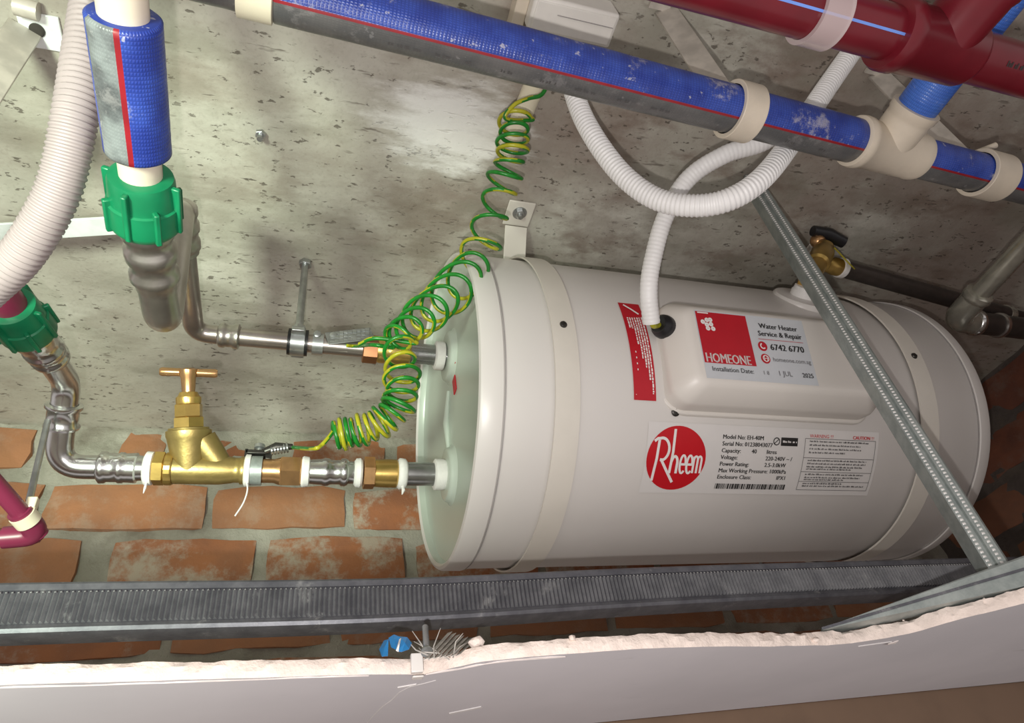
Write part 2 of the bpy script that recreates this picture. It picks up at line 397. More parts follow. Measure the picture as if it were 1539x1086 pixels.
rows = [  # z0, z1, list of (x0, x1, recess)
    (.580, .650, [(-.62, -.385, -.004), (-.272, -.21, .002), (-.195, -.085, .006), (-.02, .13, .001), (.15, .33, .002), (.35, .54, 0), (.56, .75, 0), (.77, .96, 0)]),
    (.487, .556, [(-.57, -.352, -.004), (-.34, -.136, -.003), (-.124, .066, -.001), (.078, .27, 0), (.28, .48, 0), (.49, .69, 0), (.70, .90, 0), (.91, 1.1, 0)]),
    (.400, .470, [(-.50, -.281, -.004), (-.243, -.060, 0), (-.040, .155, -.005), (.175, .37, 0), (.385, .58, 0), (.595, .79, 0), (.80, 1.0, 0)]),
    (.313, .383, [(-.58, -.37, 0), (-.35, -.16, 0), (-.15, .05, 0), (.065, .26, 0), (.28, .47, 0), (.485, .68, 0), (.70, .90, 0), (.91, 1.1, 0)]),
    (.228, .298, [(-.50, -.29, 0), (-.27, -.07, 0), (-.055, .15, 0), (.165, .36, 0), (.38, .575, 0), (.59, .79, 0), (.80, 1.0, 0)]),
    (.143, .213, [(-.58, -.37, 0), (-.35, -.16, 0), (-.15, .05, 0), (.065, .26, 0), (.28, .47, 0), (.485, .68, 0), (.70, .90, 0), (.91, 1.1, 0)]),
]
for z0, z1, bl in rows:
    for x0, x1, rc in bl: put_brick(wall, x0, x1, z0, z1, WALL + rc - .002, M['brick'], tilt=random.uniform(-.012, .012))
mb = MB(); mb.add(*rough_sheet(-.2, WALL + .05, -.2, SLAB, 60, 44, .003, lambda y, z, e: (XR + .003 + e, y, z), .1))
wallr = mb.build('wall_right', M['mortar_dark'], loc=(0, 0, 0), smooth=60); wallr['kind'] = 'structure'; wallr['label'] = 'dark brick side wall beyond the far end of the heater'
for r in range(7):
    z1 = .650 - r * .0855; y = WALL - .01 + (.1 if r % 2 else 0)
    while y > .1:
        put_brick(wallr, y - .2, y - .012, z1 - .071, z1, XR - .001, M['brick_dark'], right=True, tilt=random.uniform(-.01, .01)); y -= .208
mb = MB(); mb.box((.3, .635, -.2), (1.3, 0, 0), (0, .045, 0), (0, 0, .315))
wb = mb.build('wall_front', M['brown'], loc=(0, 0, 0), smooth=0); wb['kind'] = 'structure'; wb['label'] = 'brown wood lining of the room below the false ceiling'

# ------------------------------------------------------------------ water heater
YC, ZC, RT, XL, XR_T = .607, .459, .18, .147, .771
def cyl(u, th, r=RT):
    a = math.radians(th); return V((u, YC - r * math.cos(a), ZC - r * math.sin(a)))
heater = thing('water_heater', 'white horizontal cylindrical electric water heater slung under the concrete slab', 'water heater', (XL, YC, ZC - RT))
o3 = V((0, YC, ZC)); AX = V((1, 0, 0))
mb = MB(); mb.lathe(o3, AX, [(XL + .0135, .150), (XL + .0135, .176), (XL + .03, RT - .0006), (XR_T - .018, RT - .0006), (XR_T - .012, .176)], n=128)
body = mb.build('body', M['white_paint'], heater)
xs = XL + .024
mb = MB(); mb.lathe(o3, AX, [(XL + .012, 0), (XL + .012, .165), (XL + .010, .171), (XL + .0025, .1735), (XL, .1765), (XL + .0012, .1795), (XL + .004, .1812), (xs - .0015, .1815), (xs, .1803)], n=128, mf=lambda j, i: 0 if j < 3 else 1)
cap = mb.build('end_cap', [M['endcap'], M['white_paint']], heater, smooth=35)
mb = MB(); mb.lathe(o3, AX, [(xs, .1785), (xs, .1806), (xs + .0012, .1806), (xs + .0012, .1785)], n=128, caps=False)
mb.build('seam', M['seam'], heater)
xe = XR_T - .020
mb = MB(); mb.lathe(o3, AX, [(xe, .1803), (xe + .001, .1818), (XR_T - .006, .1818), (XR_T - .001, .179), (XR_T, .172), (XR_T, 0)], n=128)
ec2 = mb.build('end_cap', M['white_paint'], heater, smooth=35)
mb = MB(); mb.lathe(o3, AX, [(xe - .0012, .179), (xe - .0012, .1806), (xe, .1806), (xe, .179)], n=128, caps=False)
mb.build('seam', M['seam'], heater)
# pipe bosses pressed into the end cap
XF = XL + .012
PU = V((XF, .562, .492)); PL = V((XF, .605, .3635))
LU0 = at(690, 537, Y=PU.y); LU1 = at(360, 506, Y=PU.y)
PU = V((XF, PU.y, at(678, 536, X=XF).z)); PU.y = at(678, 536, X=XF).y
PL = at(678, 713, X=XF)
for P in (PU, PL):
    mb = MB(); mb.lathe(P + V((-.0095, 0, 0)), AX, [(.002, .014), (.002, .0265), (.0025, .029), (.0045, .0305), (.0075, .0315), (.0096, .035)], n=48)
    bs = mb.build('pipe_boss', M['endcap'], cap, smooth=60)
mid = (PU + PL) / 2; dv = (PL - PU)
mb = MB(); mb.tube([PU + dv * .25 + V((-.001, .012, 0)), mid + V((-.002, .02, 0)), PL - dv * .25 + V((-.001, .012, 0))], [.003, .006, .003], n=12, sq=.7)
mb.build('pressed_ridge', M['endcap'], cap, smooth=60)
q = at(683, 578, X=XF - .001); mb = MB(); mb.box(q, (.0006, 0, 0), (0, .006, 0), (0, 0, .010)); mb.build('warning_tag', M['label_red'], cap)
q = at(683, 545, X=XF - .001); mb = MB(); mb.box(q, (.0006, 0, 0), (0, .005, 0), (0, 0, .004)); mb.build('warning_tag', M['label_red'], cap)

# --- flat print on the heater: helpers that map (u, v) onto a surface
DG = None
def glyphs(mb, s, size, fn, m=0, align='LEFT', sx=1.0, shear=0):
    cu = bpy.data.curves.new('lettering', 'FONT'); cu.body = s; cu.size = size; cu.align_x = align; cu.resolution_u = 2; cu.shear = shear
    ob = bpy.data.objects.new('lettering', cu); COL.objects.link(ob)
    dg = bpy.context.evaluated_depsgraph_get(); me = ob.evaluated_get(dg).to_mesh()
    vs = [fn(v.co.x * sx, v.co.y) for v in me.vertices]; fs = [tuple(p.vertices) for p in me.polygons]
    wdt = max([v.co.x for v in me.vertices] or [0]) * sx
    mb.add(vs, fs, m); ob.evaluated_get(dg).to_mesh_clear(); bpy.data.objects.remove(ob); bpy.data.curves.remove(cu); return wdt
def patch(mb, u0, u1, v0, v1, fn, m=0, nu=1, nv=8):
    vs = []; fs = []
    for j in range(nv + 1):
        for i in range(nu + 1): vs.append(fn(u0 + (u1 - u0) * i / nu, v0 + (v1 - v0) * j / nv))
    for j in range(nv):
        for i in range(nu): a = j * (nu + 1) + i; fs.append((a, a + 1, a + nu + 2, a + nu + 1))
    mb.add(vs, fs, m)
def disc(mb, c, rx, ry, fn, m=0, n=48, r_in=0, nr=6):
    vs = []; fs = []
    for j in range(nr + 1):
        k = r_in + (1 - r_in) * j / nr
        for i in range(n): vs.append(fn(c[0] + rx * k * math.cos(2 * PI * i / n), c[1] + ry * k * math.sin(2 * PI * i / n)))
    for j in range(nr):
        for i in range(n): fs.append((j * n + i, j * n + (i + 1) % n, (j + 1) * n + (i + 1) % n, (j + 1) * n + i))
    mb.add(vs, fs, m)
def stroke(mb, pts, wd, fn, m=0):
    P = [V((p[0], p[1], 0)) for p in pts]; vs = []; fs = []
    for i, p in enumerate(P):
        t = (P[min(i + 1, len(P) - 1)] - P[max(i - 1, 0)]).normalized(); nn = V((-t.y, t.x, 0)) * wd / 2
        vs += [fn(*(p + nn).xy), fn(*(p - nn).xy)]
    for i in range(len(P) - 1): fs.append((2 * i, 2 * i + 1, 2 * i + 3, 2 * i + 2))
    mb.add(vs, fs, m)
def words(mb, u0, u1, v, h, fn, m=0, fill=.97, wl=(.0018, .0055), letter=.0011):
    u = u0
    while u < u1:
        L = min(random.uniform(*wl), u1 - u); e = u + L
        while u < e - letter * .4:
            k = random.uniform(.55, .9) * letter; hh = h * random.choice((.7, .7, .72, 1, 1)); patch(mb, u, min(u + k, e), v, v + hh, fn, m, 1, 1); u += letter
        u = e + letter * .9
def arc(c, rx, ry, a0, a1, n=12):
    return [(c[0] + rx * math.cos(math.radians(a0 + (a1 - a0) * i / n)), c[1] + ry * math.sin(math.radians(a0 + (a1 - a0) * i / n))) for i in range(n + 1)]
def on_tank(h): return lambda u, v: cyl(u, math.degrees(-v / RT), RT + h)     # v = -theta*R : up is towards the slab
def vth(th): return -math.radians(th) * RT

# round badge + data label
mb = MB(); patch(mb, .319, .603, vth(61.3), vth(38), on_tank(.0003), 0, 1, 16)
lab = mb.build('rating_label', M['label_white'], body)
c = (.3532, vth(49.5)); rr = .0332
mb = MB(); disc(mb, c, rr, rr, on_tank(.0007)); mb.build('badge', M['rheem_red'], body)
mb = MB(); F = on_tank(.0011)
def L(pts): return [(c[0] + x * rr, c[1] + y * rr) for x, y in pts]
sw = .085 * rr
stroke(mb, L([(-.64, .56), (-.67, 0), (-.72, -.70)]), sw, F)
stroke(mb, L([(-.80, .52), (-.70, .60)] + arc((-.54, .28), .25, .34, 105, -65, 14) + [(-.50, -.04), (-.56, -.03)]), sw, F)
stroke(mb, L([(-.52, -.03), (-.28, -.38), (-.02, -.74)]), sw, F)
stroke(mb, L([(-.13, .90), (-.15, .2), (-.18, -.45)]), sw, F)
stroke(mb, L([(-.17, -.10)] + arc((-.06, -.12), .10, .20, 150, 0, 8) + [(.04, -.45)]), sw, F)
for ex in (.23, .46):
    stroke(mb, L([(ex - .09, -.16), (ex + .09, -.16)] + arc((ex, -.16), .095, .28, 0, 315, 16)), sw * .85, F)
for k, ex in enumerate((.60, .73, .86)):
    stroke(mb, L([(ex, .09 if k == 0 else .0), (ex, -.43)]), sw * .85, F)
    if k < 2: stroke(mb, L(arc((ex + .065, -.02), .065, .12, 170, 0, 6)), sw * .8, F)
mb.build('badge_lettering', M['white_ink'], body, smooth=0)
mb = MB(); glyphs(mb, '®', .004, lambda u, v: on_tank(.0011)(c[0] + .70 * rr + u, c[1] - .78 * rr + v)); mb.build('badge_mark', M['label_white'], body, smooth=0)
F = on_tank(.0008)
def TX(mb, s, u, v, size, al='LEFT', sx=1.0): return glyphs(mb, s, size, lambda a, b: F(u + a, v + b), 0, al, sx)
mb = MB(); lx = .4035; v0 = vth(42.4); lh = .0070
for i, (a, b, xo) in enumerate([('Model No: EH-40M', '', 0), ('Serial No: 01238043077', '', 0), ('Capacity:', '40       litres', .036), ('Voltage:', '220-240V ~ /', .054),
                                ('Power Rating:', '2.5-3.0kW', .054), ('Max Working Pressure: 1000kPa', '', 0), ('Enclosure Class:', 'IPX1', .072)]):
    y = v0 - lh * i
    for dx in (0, .00035): TX(mb, a, lx + dx, y, .0062)
    if b:
        for dx in (0, .00035): TX(mb, b, lx + xo + dx, y, .0062)
u = lx
while u < lx + .085:
    k = random.choice((.0006, .0006, .0012, .0020)); patch(mb, u, u + k, vth(59.4), vth(57.5), F, 0, 1, 2); u += k + random.choice((.0005, .0005, .001))
mb.build('data_print', M['print'], body, smooth=0)
mb = MB(); patch(mb, .4745, .4955, vth(44.0), vth(41.2), F, 0, 1, 3); disc(mb, (.4690, vth(42.6)), .0042, .0042, F, r_in=.75, nr=1, n=24)
stroke(mb, [(.4665, vth(43.3)), (.4715, vth(41.9))], .0009, F)
mb.build('approval_mark', M['print'], body, smooth=0)
mb = MB(); F2 = on_tank(.0011); words(mb, .4765, .494, vth(42.9), .0022, F2, letter=.0014); mb.build('approval_lettering', M['white_ink'], body, smooth=0)
mb = MB(); bx0, bx1, by0, by1 = .505, .5985, vth(59.3), vth(41.2); F = on_tank(.0008)
for a, b in (((bx0, by0), (bx0, by1)), ((bx1, by0), (bx1, by1))): stroke(mb, [(a[0], a[1] + (b[1] - a[1]) * i / 8) for i in range(9)], .0005, F)
seps = [by1, by1 - .0205, by1 - .036, by1 - .047, by0]
for y in seps: stroke(mb, [(bx0, y), (bx1, y)], .0005, F)
lines = [(.0035, .9), (.0075, .78), (.0115, .8), (.0155, .55), (.024, .9), (.0275, .9), (.031, .85), (.0335, .7), (.0395, .9), (.043, .85), (.0455, .6), (.050, .6), (.053, .95)]
for dy, k in lines:
    if by1 - dy - .001 < by0: continue
    words(mb, bx0 + .006, bx0 + .006 + (bx1 - bx0 - .007) * k, by1 - dy, .0018, F, letter=.0011)
mb.build('warning_text', M['faint'], body, smooth=0)
mb = MB(); glyphs(mb, 'WARNING !!!', .0052, lambda a, b: F(bx0 + .0055 + a, by1 + .0012 + b)); mb.build('warning_heading', M['rheem_red'], body, smooth=0); mb = MB(); glyphs(mb, 'CAUTION !!!', .0052, lambda a, b: F(bx0 + .062 + a, by1 + .0012 + b))
glyphs(mb, 'CAUTION', .0052, lambda a, b: F(bx0 + .0624 + a, by1 + .0012 + b))
mb.build('warning_heading', M['rheem_red'], body, smooth=0)
# red strip label
mb = MB(); patch(mb, .3025, .3268, vth(31.6), vth(-4.5), on_tank(.0004), 0, 1, 20); mb.build('red_label', M['label_red'], body)
mb = MB(); F = on_tank(.0009)
stroke(mb, [(.3075, vth(-3.4)), (.3145, vth(-1.6)), (.322, vth(.6))], .0022, F)
for col, (a, b) in enumerate([(2.5, 7), (2.5, 7), (2.4, 13), (2.3, 18), (2.2, 21), (2.1, 25), (2, 29.5)]):
    uu = .3065 + col * .00275
    # text runs down the label: v decreasing with reading direction
    th = a
    while th < b:
        ln = random.uniform(.5, 1.4); patch(mb, uu, uu + .0017 * random.choice((.75, 1)), vth(min(th + ln, b)), vth(th), F, 0, 1, 2); th += ln + .22
for th in (15.5, 17.5, 19.5, 21.5): patch(mb, .3078, .3088, vth(th + .6), vth(th), F, 0, 1, 1)
words(mb, .3045, .3055, vth(30), .001, F)
mb.build('red_label_print', M['white_ink'], body, smooth=0)

# terminal cover
TH = math.radians(16); NN = V((0, -math.cos(TH), -math.sin(TH))); TT = V((0, -math.sin(TH), math.cos(TH))); C0 = V((0, YC, ZC))
cx0, cx1, ct = .3365, .588, .057
def cov(u, t, d): return V((u, 0, 0)) + C0 + TT * t + NN * d
def rrect(x0, x1, y0, y1, r, n=7):
    P = []
    for (cx, cy, a) in ((x1 - r, y1 - r, 0), (x0 + r, y1 - r, 90), (x0 + r, y0 + r, 180), (x1 - r, y0 + r, 270)):
        P += [(cx + r * math.cos(math.radians(a + 90 * i / n)), cy + r * math.sin(math.radians(a + 90 * i / n))) for i in range(n + 1)]
    return P
mb = MB(); rings = []
for d, ins, r in ((.155, 0, .020), (.186, .000, .020), (.1915, .0015, .020), (.2055, .0150, .015), (.2085, .0185, .013), (.2098, .0235, .010)):
    rings.append([cov(u, t, d) for u, t in rrect(cx0 + ins, cx1 - ins, -ct + ins * .8, ct - ins * .8, r)])
mb.rings(rings)
cover = mb.build('terminal_cover', M['cover'], heater, smooth=50)
mb = MB()
mb.rings([[cov(u, t, d) for u, t in rrect(cx0 - e, cx1 + e, -ct - e, ct + e, .022 + e)] for d, e in ((.150, .004), (.1722, .004), (.1735, .003), (.1738, .0))])
mb.build('cover_flange', M['cover'], cover, smooth=50)
FD = .2098
def on_cov(h): return lambda u, v: cov(u, v, FD + h)
s0, s1, t0, t1 = .364, .4955, -.0365, .0385
mb = MB(); patch(mb, s0, s1, t0, t1, on_cov(.0003), 0, 1, 1); mb.build('service_sticker', M['sticker'], cover, smooth=0)
mb = MB(); patch(mb, s0 + .001, s0 + .0605, t0 + .0165, t1 - .0015, on_cov(.0006), 0, 1, 1)
F = on_cov(.0009)
disc(mb, (s0 + .0735, .0035), .0055, .0055, on_cov(.0006), nr=1, n=28); disc(mb, (s0 + .0735, -.0105), .0055, .0055, on_cov(.0006), nr=1, n=28)
patch(mb, s0 + .070, s0 + .1255, .0113, .0118, F, 0, 1, 1)
mb.build('sticker_red_print', M['label_red'], cover, smooth=0)
F = on_cov(.0012); mb = MB()
for dx in (0, .0003, .0006): glyphs(mb, 'HOMEONE', .0142, lambda a, b: F(s0 + .0022 + dx + a, t0 + .0172 + b), sx=.745)
mb.build('sticker_name', M['white_ink'], cover, smooth=0); mb = MB()
F = on_cov(.0012)
mb = MB(); patch(mb, s0 + .003, s0 + .0155, t1 - .0038, t1 - .0024, F, 0, 1, 1); mb.build('sticker_bar', M['white_ink'], cover, smooth=0)
mb = MB()
for (a, b) in ((0, 0), (.005, .001), (-.004, .003), (.001, .0055), (.005, .006), (.0065, -.004), (.0005, -.004)):
    disc(mb, (s0 + .0115 + a, t1 - .0165 + b), .0026, .0026, F, nr=1, n=12, r_in=.15)
mb.build('sticker_emblem', M['white_ink'], cover, smooth=0)
mb = MB(); stroke(mb, arc((s0 + .0735, .0035), .0028, .0028, 110, 320, 10), .0014, F); mb.build('phone_symbol', M['white_ink'], cover, smooth=0)
mb = MB(); disc(mb, (s0 + .0735, -.0105), .0038, .0038, F, nr=1, n=20, r_in=.74); stroke(mb, [(s0 + .070, -.0105), (s0 + .077, -.0105)], .0006, F); stroke(mb, arc((s0 + .0735, -.0105), .0017, .0038, 0, 360, 14), .0006, F)
mb.build('globe_symbol', M['white_ink'], cover, smooth=0)
mb = MB(); F = on_cov(.0009)
def T2(s, u, v, size, al='LEFT', bold=.0003, sx=1):
    for dx in (0, bold): glyphs(mb, s, size, lambda a, b: F(u + dx + a, v + b), 0, al, sx)
for txt, args in (('Water Heater', (s0 + .098, .0245, .0082, 'CENTER', .0005)), ('Service & Repair', (s0 + .098, .0155, .0082, 'CENTER', .0005, .98)), ('6742 6770', (s0 + .082, .0000, .0098, 'LEFT', .0006)),
                  ('Installation Date:', (s0 + .0075, -.0285, .0070, 'LEFT', .0001)), ('2025', (s0 + .1135, -.0285, .0070, 'LEFT', .0003))):
    mb = MB(); T2(txt, *args); mb.build('sticker_lettering', M['print'], cover, smooth=0)
mb = MB(); T2('homeone.com.sg', s0 + .082, -.0128, .0068, 'LEFT', .0001); T2('1 JUL', s0 + .084, -.0285, .0078, 'LEFT', .0001); T2('1 8', s0 + .066, -.0285, .006, 'LEFT', 0)
mb.build('sticker_faint_print', plain('grey_ink', (.27, .26, .27, 1), .6), cover, smooth=0)
# gland where the hose enters the cover
GP = cov(cx0 + .004, at(995, 482, s=.66) and .026, .190); GD = (V((-1, 0, 0)) + NN * .55).normalized()
mb = MB(); mb.lathe(GP - GD * .006, GD, [(0, .0125), (.010, .0125), (.014, .0115), (.017, .009), (.019, .0085)], n=28); mb.build('cable_gland', M['black'], cover)
def screw(parent, p, n, r=.0035, mat='dark_iron', name='screw'):
    n = V(n).normalized(); mb = MB(); mb.lathe(V(p), n, [(0, r), (.0008, r), (.0018, r * .8), (.0022, r * .3)], n=16)
    u = V((1, 0, 0)); u = (u - n * u.dot(n)).normalized(); v2 = n.cross(u)
    mb.box(V(p) + n * .0021, u * r * .7, v2 * r * .14, n * .0003); mb.box(V(p) + n * .0021, v2 * r * .7, u * r * .14, n * .0003)
    return mb.build(name, M[mat], parent)
screw(heater, cyl(.3483, 34.7), cyl(.3483, 34.7, 1) - cyl(.3483, 34.7, 0), .0045)
# safety valve port on the shoulder of the tank
fth = -24.0; FP = cyl(.578, fth, RT); FN = (cyl(.578, fth, 1) - cyl(.578, fth, 0)).normalized()
mb = MB(); mb.lathe(FP - FN * .012, FN, [(0, .036), (.012, .036), (.0145, .034), (.0155, .028), (.016, .012)], n=48); mb.build('port_flange', M['white_paint'], heater)
mb = MB(); mb.lathe(FP, FN, [(0, .0165), (.010, .0165), (.012, .015), (.016, .0145)], n=28); mb.build('port_collar', M['tape'], heater)

# steel nipples of the heater (fixed to the tank)
def run(P0, P1): return P0, (P1 - P0).normalized()
UL = at(360, 506, Y=PU.y); UD = (UL - PU).normalized()      # upper line runs left from the tank
LL = at(150, 702, Y=PL.y); LD = (LL - PL).normalized()      # lower line
def tl(P, D, px, py):                                        # distance along a line (P, D) under picture column px
    d = ray(px, py); n = V((0, 0, 1)).cross(d) if False else None
    A = Matrix(((D.x, -d.x), (D.z, -d.z))) if abs(D.y) < .7 else None
    # solve P + t D = k d in x and y
    det = D.x * -d.y + d.x * D.y; bx, by = -P.x, -P.y
    return (bx * -d.y + d.x * by) / det
def tu(px): return tl(PU, UD, px, 530 - (690 - px) * .08)
def tw(px): return tl(PL, LD, px, 708)
mb = MB(); mb.lathe(PU, UD, [(0, .0125), (tu(610), .0125)], n=28); mb.build('outlet_nipple', M['nipple'], heater)
mb = MB(); mb.lathe(PL, LD, [(0, .0130), (tw(604), .0130)], n=28); mb.build('inlet_nipple', M['nipple'], heater)
mb = MB(); mb.lathe(PU, UD, [(tu(666), .0165), (tu(664), .0175), (tu(654), .0175), (tu(652), .0150)], n=28); mb.build('nipple_washer', M['tape'], heater)
mb = MB(); mb.lathe(PL, LD, [(tw(668), .0165), (tw(664), .0175), (tw(653), .0175), (tw(651), .0150)], n=28); mb.build('nipple_washer', M['tape'], heater)

# ------------------------------------------------------------------ straps that hang the heater
def hang_strap(label, x0, x1, foot_px, sth):
    xm = (x0 + x1) / 2
    t = thing('hanging_strap', label, 'strap', (xm, YC - .12, SLAB), 'ivory straps holding the heater')
    mb = MB(); n = 96
    for_r = []
    for r_, x_ in ((.1822, x0), (.1842, x0), (.1842, x1), (.1822, x1)): for_r.append((r_, x_))
    rings = []
    for i in range(n):
        a = 2 * PI * i / n
        rings.append([V((x_, YC - r_ * math.cos(a), ZC - r_ * math.sin(a))) for r_, x_ in for_r])
    mb.rings(rings, loop=True); mb.build('band', M['strap_paint'], t)
    fy = foot_px
    top = SLAB - .0015; yt = YC - .1835 * math.cos(math.radians(-58)); zt = ZC + .1835 * math.sin(math.radians(58))
    mb = MB(); mb.bar((xm, yt, zt), (xm, fy + .018, top - .006), (1, 0, 0), (x1 - x0) * 1.15, .0022)
    mb.bar((xm, fy + .020, top - .001), (xm, fy - .016, top - .001), (1, 0, 0), (x1 - x0) * 1.35, .0025)
    mb.build('foot', M['strap_paint'], t, bevel=.0008)
    bp = V((xm, fy, top - .002)); mb = MB(); mb.hexa(bp, (0, 0, -1), 0, .005, .0065); mb.lathe(bp, (0, 0, -1), [(0, .009), (.0012, .009)], n=20)
    mb.lathe(bp, (0, 0, -1), [(.004, .003), (.010, .003)], n=12); mb.build('anchor_bolt', M['zinc'], t)
    p = cyl(xm, sth, .1842); screw(t, p, cyl(xm, sth, 1) - cyl(xm, sth, 0), .0038)
    return t
fl = at(787, 318, Z=SLAB)
hang_strap('ivory strap round the near left end of the heater, foot bolted to slab', .2195, .2445, fl.y, 8.9)
hang_strap('ivory strap round the far right end of the heater behind the steel hanger', .6605, .6855, fl.y, 8.5)

# ------------------------------------------------------------------ lower water line (cold): brass valve, couplings
def collar(P, D, a, b, r): 
    return [(a, r * .9), (a + (b - a) * .2, r), (b - (b - a) * .2, r), (b, r * .9)]
coup = thing('brass_adaptor', 'short brass adaptor with white tape on the lower nipple of the heater', 'pipe fitting', PL + LD * tw(570))
mb = MB(); mb.lathe(PL, LD, [(tw(597), .0140), (tw(595), .0155), (tw(580), .0155), (tw(566), .0150), (tw(562), .0150)], n=30); mb.build('threaded_end', M['brass'], coup)
mb = MB(); mb.hexa(PL, LD, tw(563), tw(546), .0178); mb.build('hex', M['bronze'], coup, smooth=0)
mb = MB(); mb.lathe(PL, LD, [(tw(611), .0138), (tw(608), .0165), (tw(600), .0172), (tw(597), .0150)], n=26); mb.build('thread_tape', M['tape'], coup, smooth=60)
mb = MB(); mb.tube([PL + LD * tw(604) + V((0, 0, -.015)), PL + LD * tw(605) + V((0, -.001, -.021)), PL + LD * tw(603) + V((0, 0, -.026))], [.0015, .002, .0006], n=7); mb.build('tape_tail', M['tape'], coup)
cc = thing('chrome_coupling', 'chrome press coupling between two brass fittings on the lower line', 'pipe fitting', PL + LD * tw(500))
mb = MB(); mb.lathe(PL, LD, [(tw(541), .0120), (tw(524), .0120), (tw(522), .0138), (tw(519), .0148), (tw(513), .0148), (tw(511), .0130), (tw(497), .0130), (tw(494), .0145), (tw(488), .0150), (tw(484), .0138), (tw(470), .0130), (tw(464), .0125), (tw(455), .0122)], n=32); mb.build('sleeve', M['chrome'], cc, smooth=60)
mb = MB(); mb.lathe(PL, LD, [(tw(544), .0140), (tw(541), .0160), (tw(535), .0155), (tw(532), .0125)], n=24); mb.build('thread_tape', M['tape'], cc)
mb = MB(); mb.lathe(PL, LD, [(tw(466), .0120), (tw(464), .0155), (tw(456), .0165), (tw(453), .0150)], n=24); mb.build('thread_tape', M['tape'], cc)
bn = thing('brass_nipple', 'brass hex nipple in line between stop valve and chrome coupling', 'pipe fitting', PL + LD * tw(425))
mb = MB(); mb.hexa(PL, LD, tw(453), tw(421), .0168, ph=.0); mb.build('hex', M['bronze'], bn, smooth=0)
mb = MB(); mb.lathe(PL, LD, [(tw(423), .0140), (tw(421), .0145), (tw(412), .0125), (tw(368), .0125)], n=28); mb.build('tail', M['bronze'], bn, smooth=60)

VB = PL + LD * tw(284)
TIP = at(283, 556, Y=VB.y - .055); VA = (TIP - VB).normalized(); VL = (TIP - VB).length; px1 = VL / 150.
valve = thing('stop_valve', 'brass stop valve with a T handle standing on the lower water line', 'valve', VB)
mb = MB(); mb.lathe(PL, LD, [(tw(372), .0125), (tw(370), .0140), (tw(362), .0145), (tw(360), .0128), (tw(352), .0128), (tw(348), .0135), (tw(330), .0150), (tw(262), .0150), (tw(258), .0145)], n=32)
mb.build('body', M['brass_dull'], valve, smooth=60)
mb = MB(); mb.lathe(VB, VA, [(.000, .0150), (px1 * 12, .0165), (px1 * 30, .0185), (px1 * 46, .0205), (px1 * 50, .0215), (px1 * 58, .0215), (px1 * 59, .0195), (px1 * 62, .019)], n=36); mb.build('bonnet_seat', M['brass_dull'], valve, smooth=50)
# sloping web of the body on the right of the seat
mb = MB(); a0 = VB + VA * px1 * 44 - LD * .012; a1 = VB - LD * .030 + VA * .003
mb.tube([a0, (a0 + a1) / 2, a1], [.0145, .0135, .0115], n=24); mb.build('sloped_web', M['brass_dull'], valve, smooth=50)
mb = MB(); mb.hexa(VB, VA, px1 * 62, px1 * 78, .0155); mb.hexa(VB, VA, px1 * 78, px1 * 98, .0135, ph=.1); mb.build('bonnet', M['brass'], valve, smooth=0)
mb = MB(); mb.lathe(VB, VA, [(px1 * 98, .0115), (px1 * 101, .012), (px1 * 108, .012), (px1 * 111, .0100), (px1 * 116, .0085)], n=24); mb.build('gland_nut', M['brass'], valve)
mb = MB(); mb.lathe(VB, VA, [(px1 * 112, .0060), (px1 * 138, .0072), (px1 * 142, .0085), (px1 * 150, .0090), (px1 * 153, .006)], n=24); spn = mb.build('spindle', M['bronze'], valve)
HA = VB + VA * px1 * 143; e0 = at(240, 558, Y=HA.y); e1 = at(327, 561, Y=HA.y)
mb = MB(); mb.tube([e0, e0.lerp(e1, .04), e0.lerp(e1, .3), e0.lerp(e1, .5), e0.lerp(e1, .7), e0.lerp(e1, .96), e1], [.0035, .0046, .0042, .0050, .0042, .0046, .0035], n=16); mb.build('t_handle', M['bronze'], spn)
mb = MB(); mb.hexa(PL, LD, tw(247), tw(230), .0170); mb.lathe(PL, LD, [(tw(260), .0160), (tw(258), .0165), (tw(249), .0165), (tw(247), .0150)], n=26); mb.build('inlet_nut', M['brass'], valve, smooth=0)
mb = MB(); mb.lathe(PL, LD, [(tw(231), .0130), (tw(229), .0165), (tw(219), .0170), (tw(216), .0140)], n=26); mb.build('thread_tape', M['tape'], valve)
mb = MB(); mb.tube([PL + LD * tw(224) + V((0, 0, -.016)), PL + LD * tw(224.5) + V((0, -.001, -.023)), PL + LD * tw(223.5) + V((0, 0, -.028))], [.0008, .0013, .0004], n=7); mb.build('tape_tail', M['tape'], valve)

# lower steel pipe with elbows up to the left green union
LX = -.20
E0 = PL + LD * tw(216); EC = PL + LD * tw(84); 
M1 = at(98, 600, X=EC.x); M2 = at(88, 545, X=EC.x, ); N1 = at(36, 482, X=EC.x - .002)
sp = thing('steel_pipe', 'bent stainless pipe joining brass stop valve to the lower left green union', 'pipe', EC)
k1 = at(94, 630, Y=EC.y - .035); k2 = at(101, 575, Y=EC.y - .065); k3 = at(70, 530, Y=EC.y - .125); k4 = at(44, 497, Y=EC.y - .16)
path = fillet([E0, EC, k1, k2, k3, k4], .030, 10)
mb = MB(); mb.tube(path, .0115, n=24); mb.build('tube', M['chrome'], sp, smooth=60)
mb = MB(); mb.lathe(PL, LD, [(tw(216), .0122), (tw(206), .0126), (tw(204), .0150), (tw(194), .0145), (tw(186), .0142), (tw(184), .0152), (tw(178), .0152), (tw(176), .0142), (tw(160), .0142), (tw(157), .0155), (tw(150), .0158), (tw(146), .0130)], n=30); mb.build('press_collar', M['chrome'], sp, smooth=60)
dk = (k2 - k1).normalized()
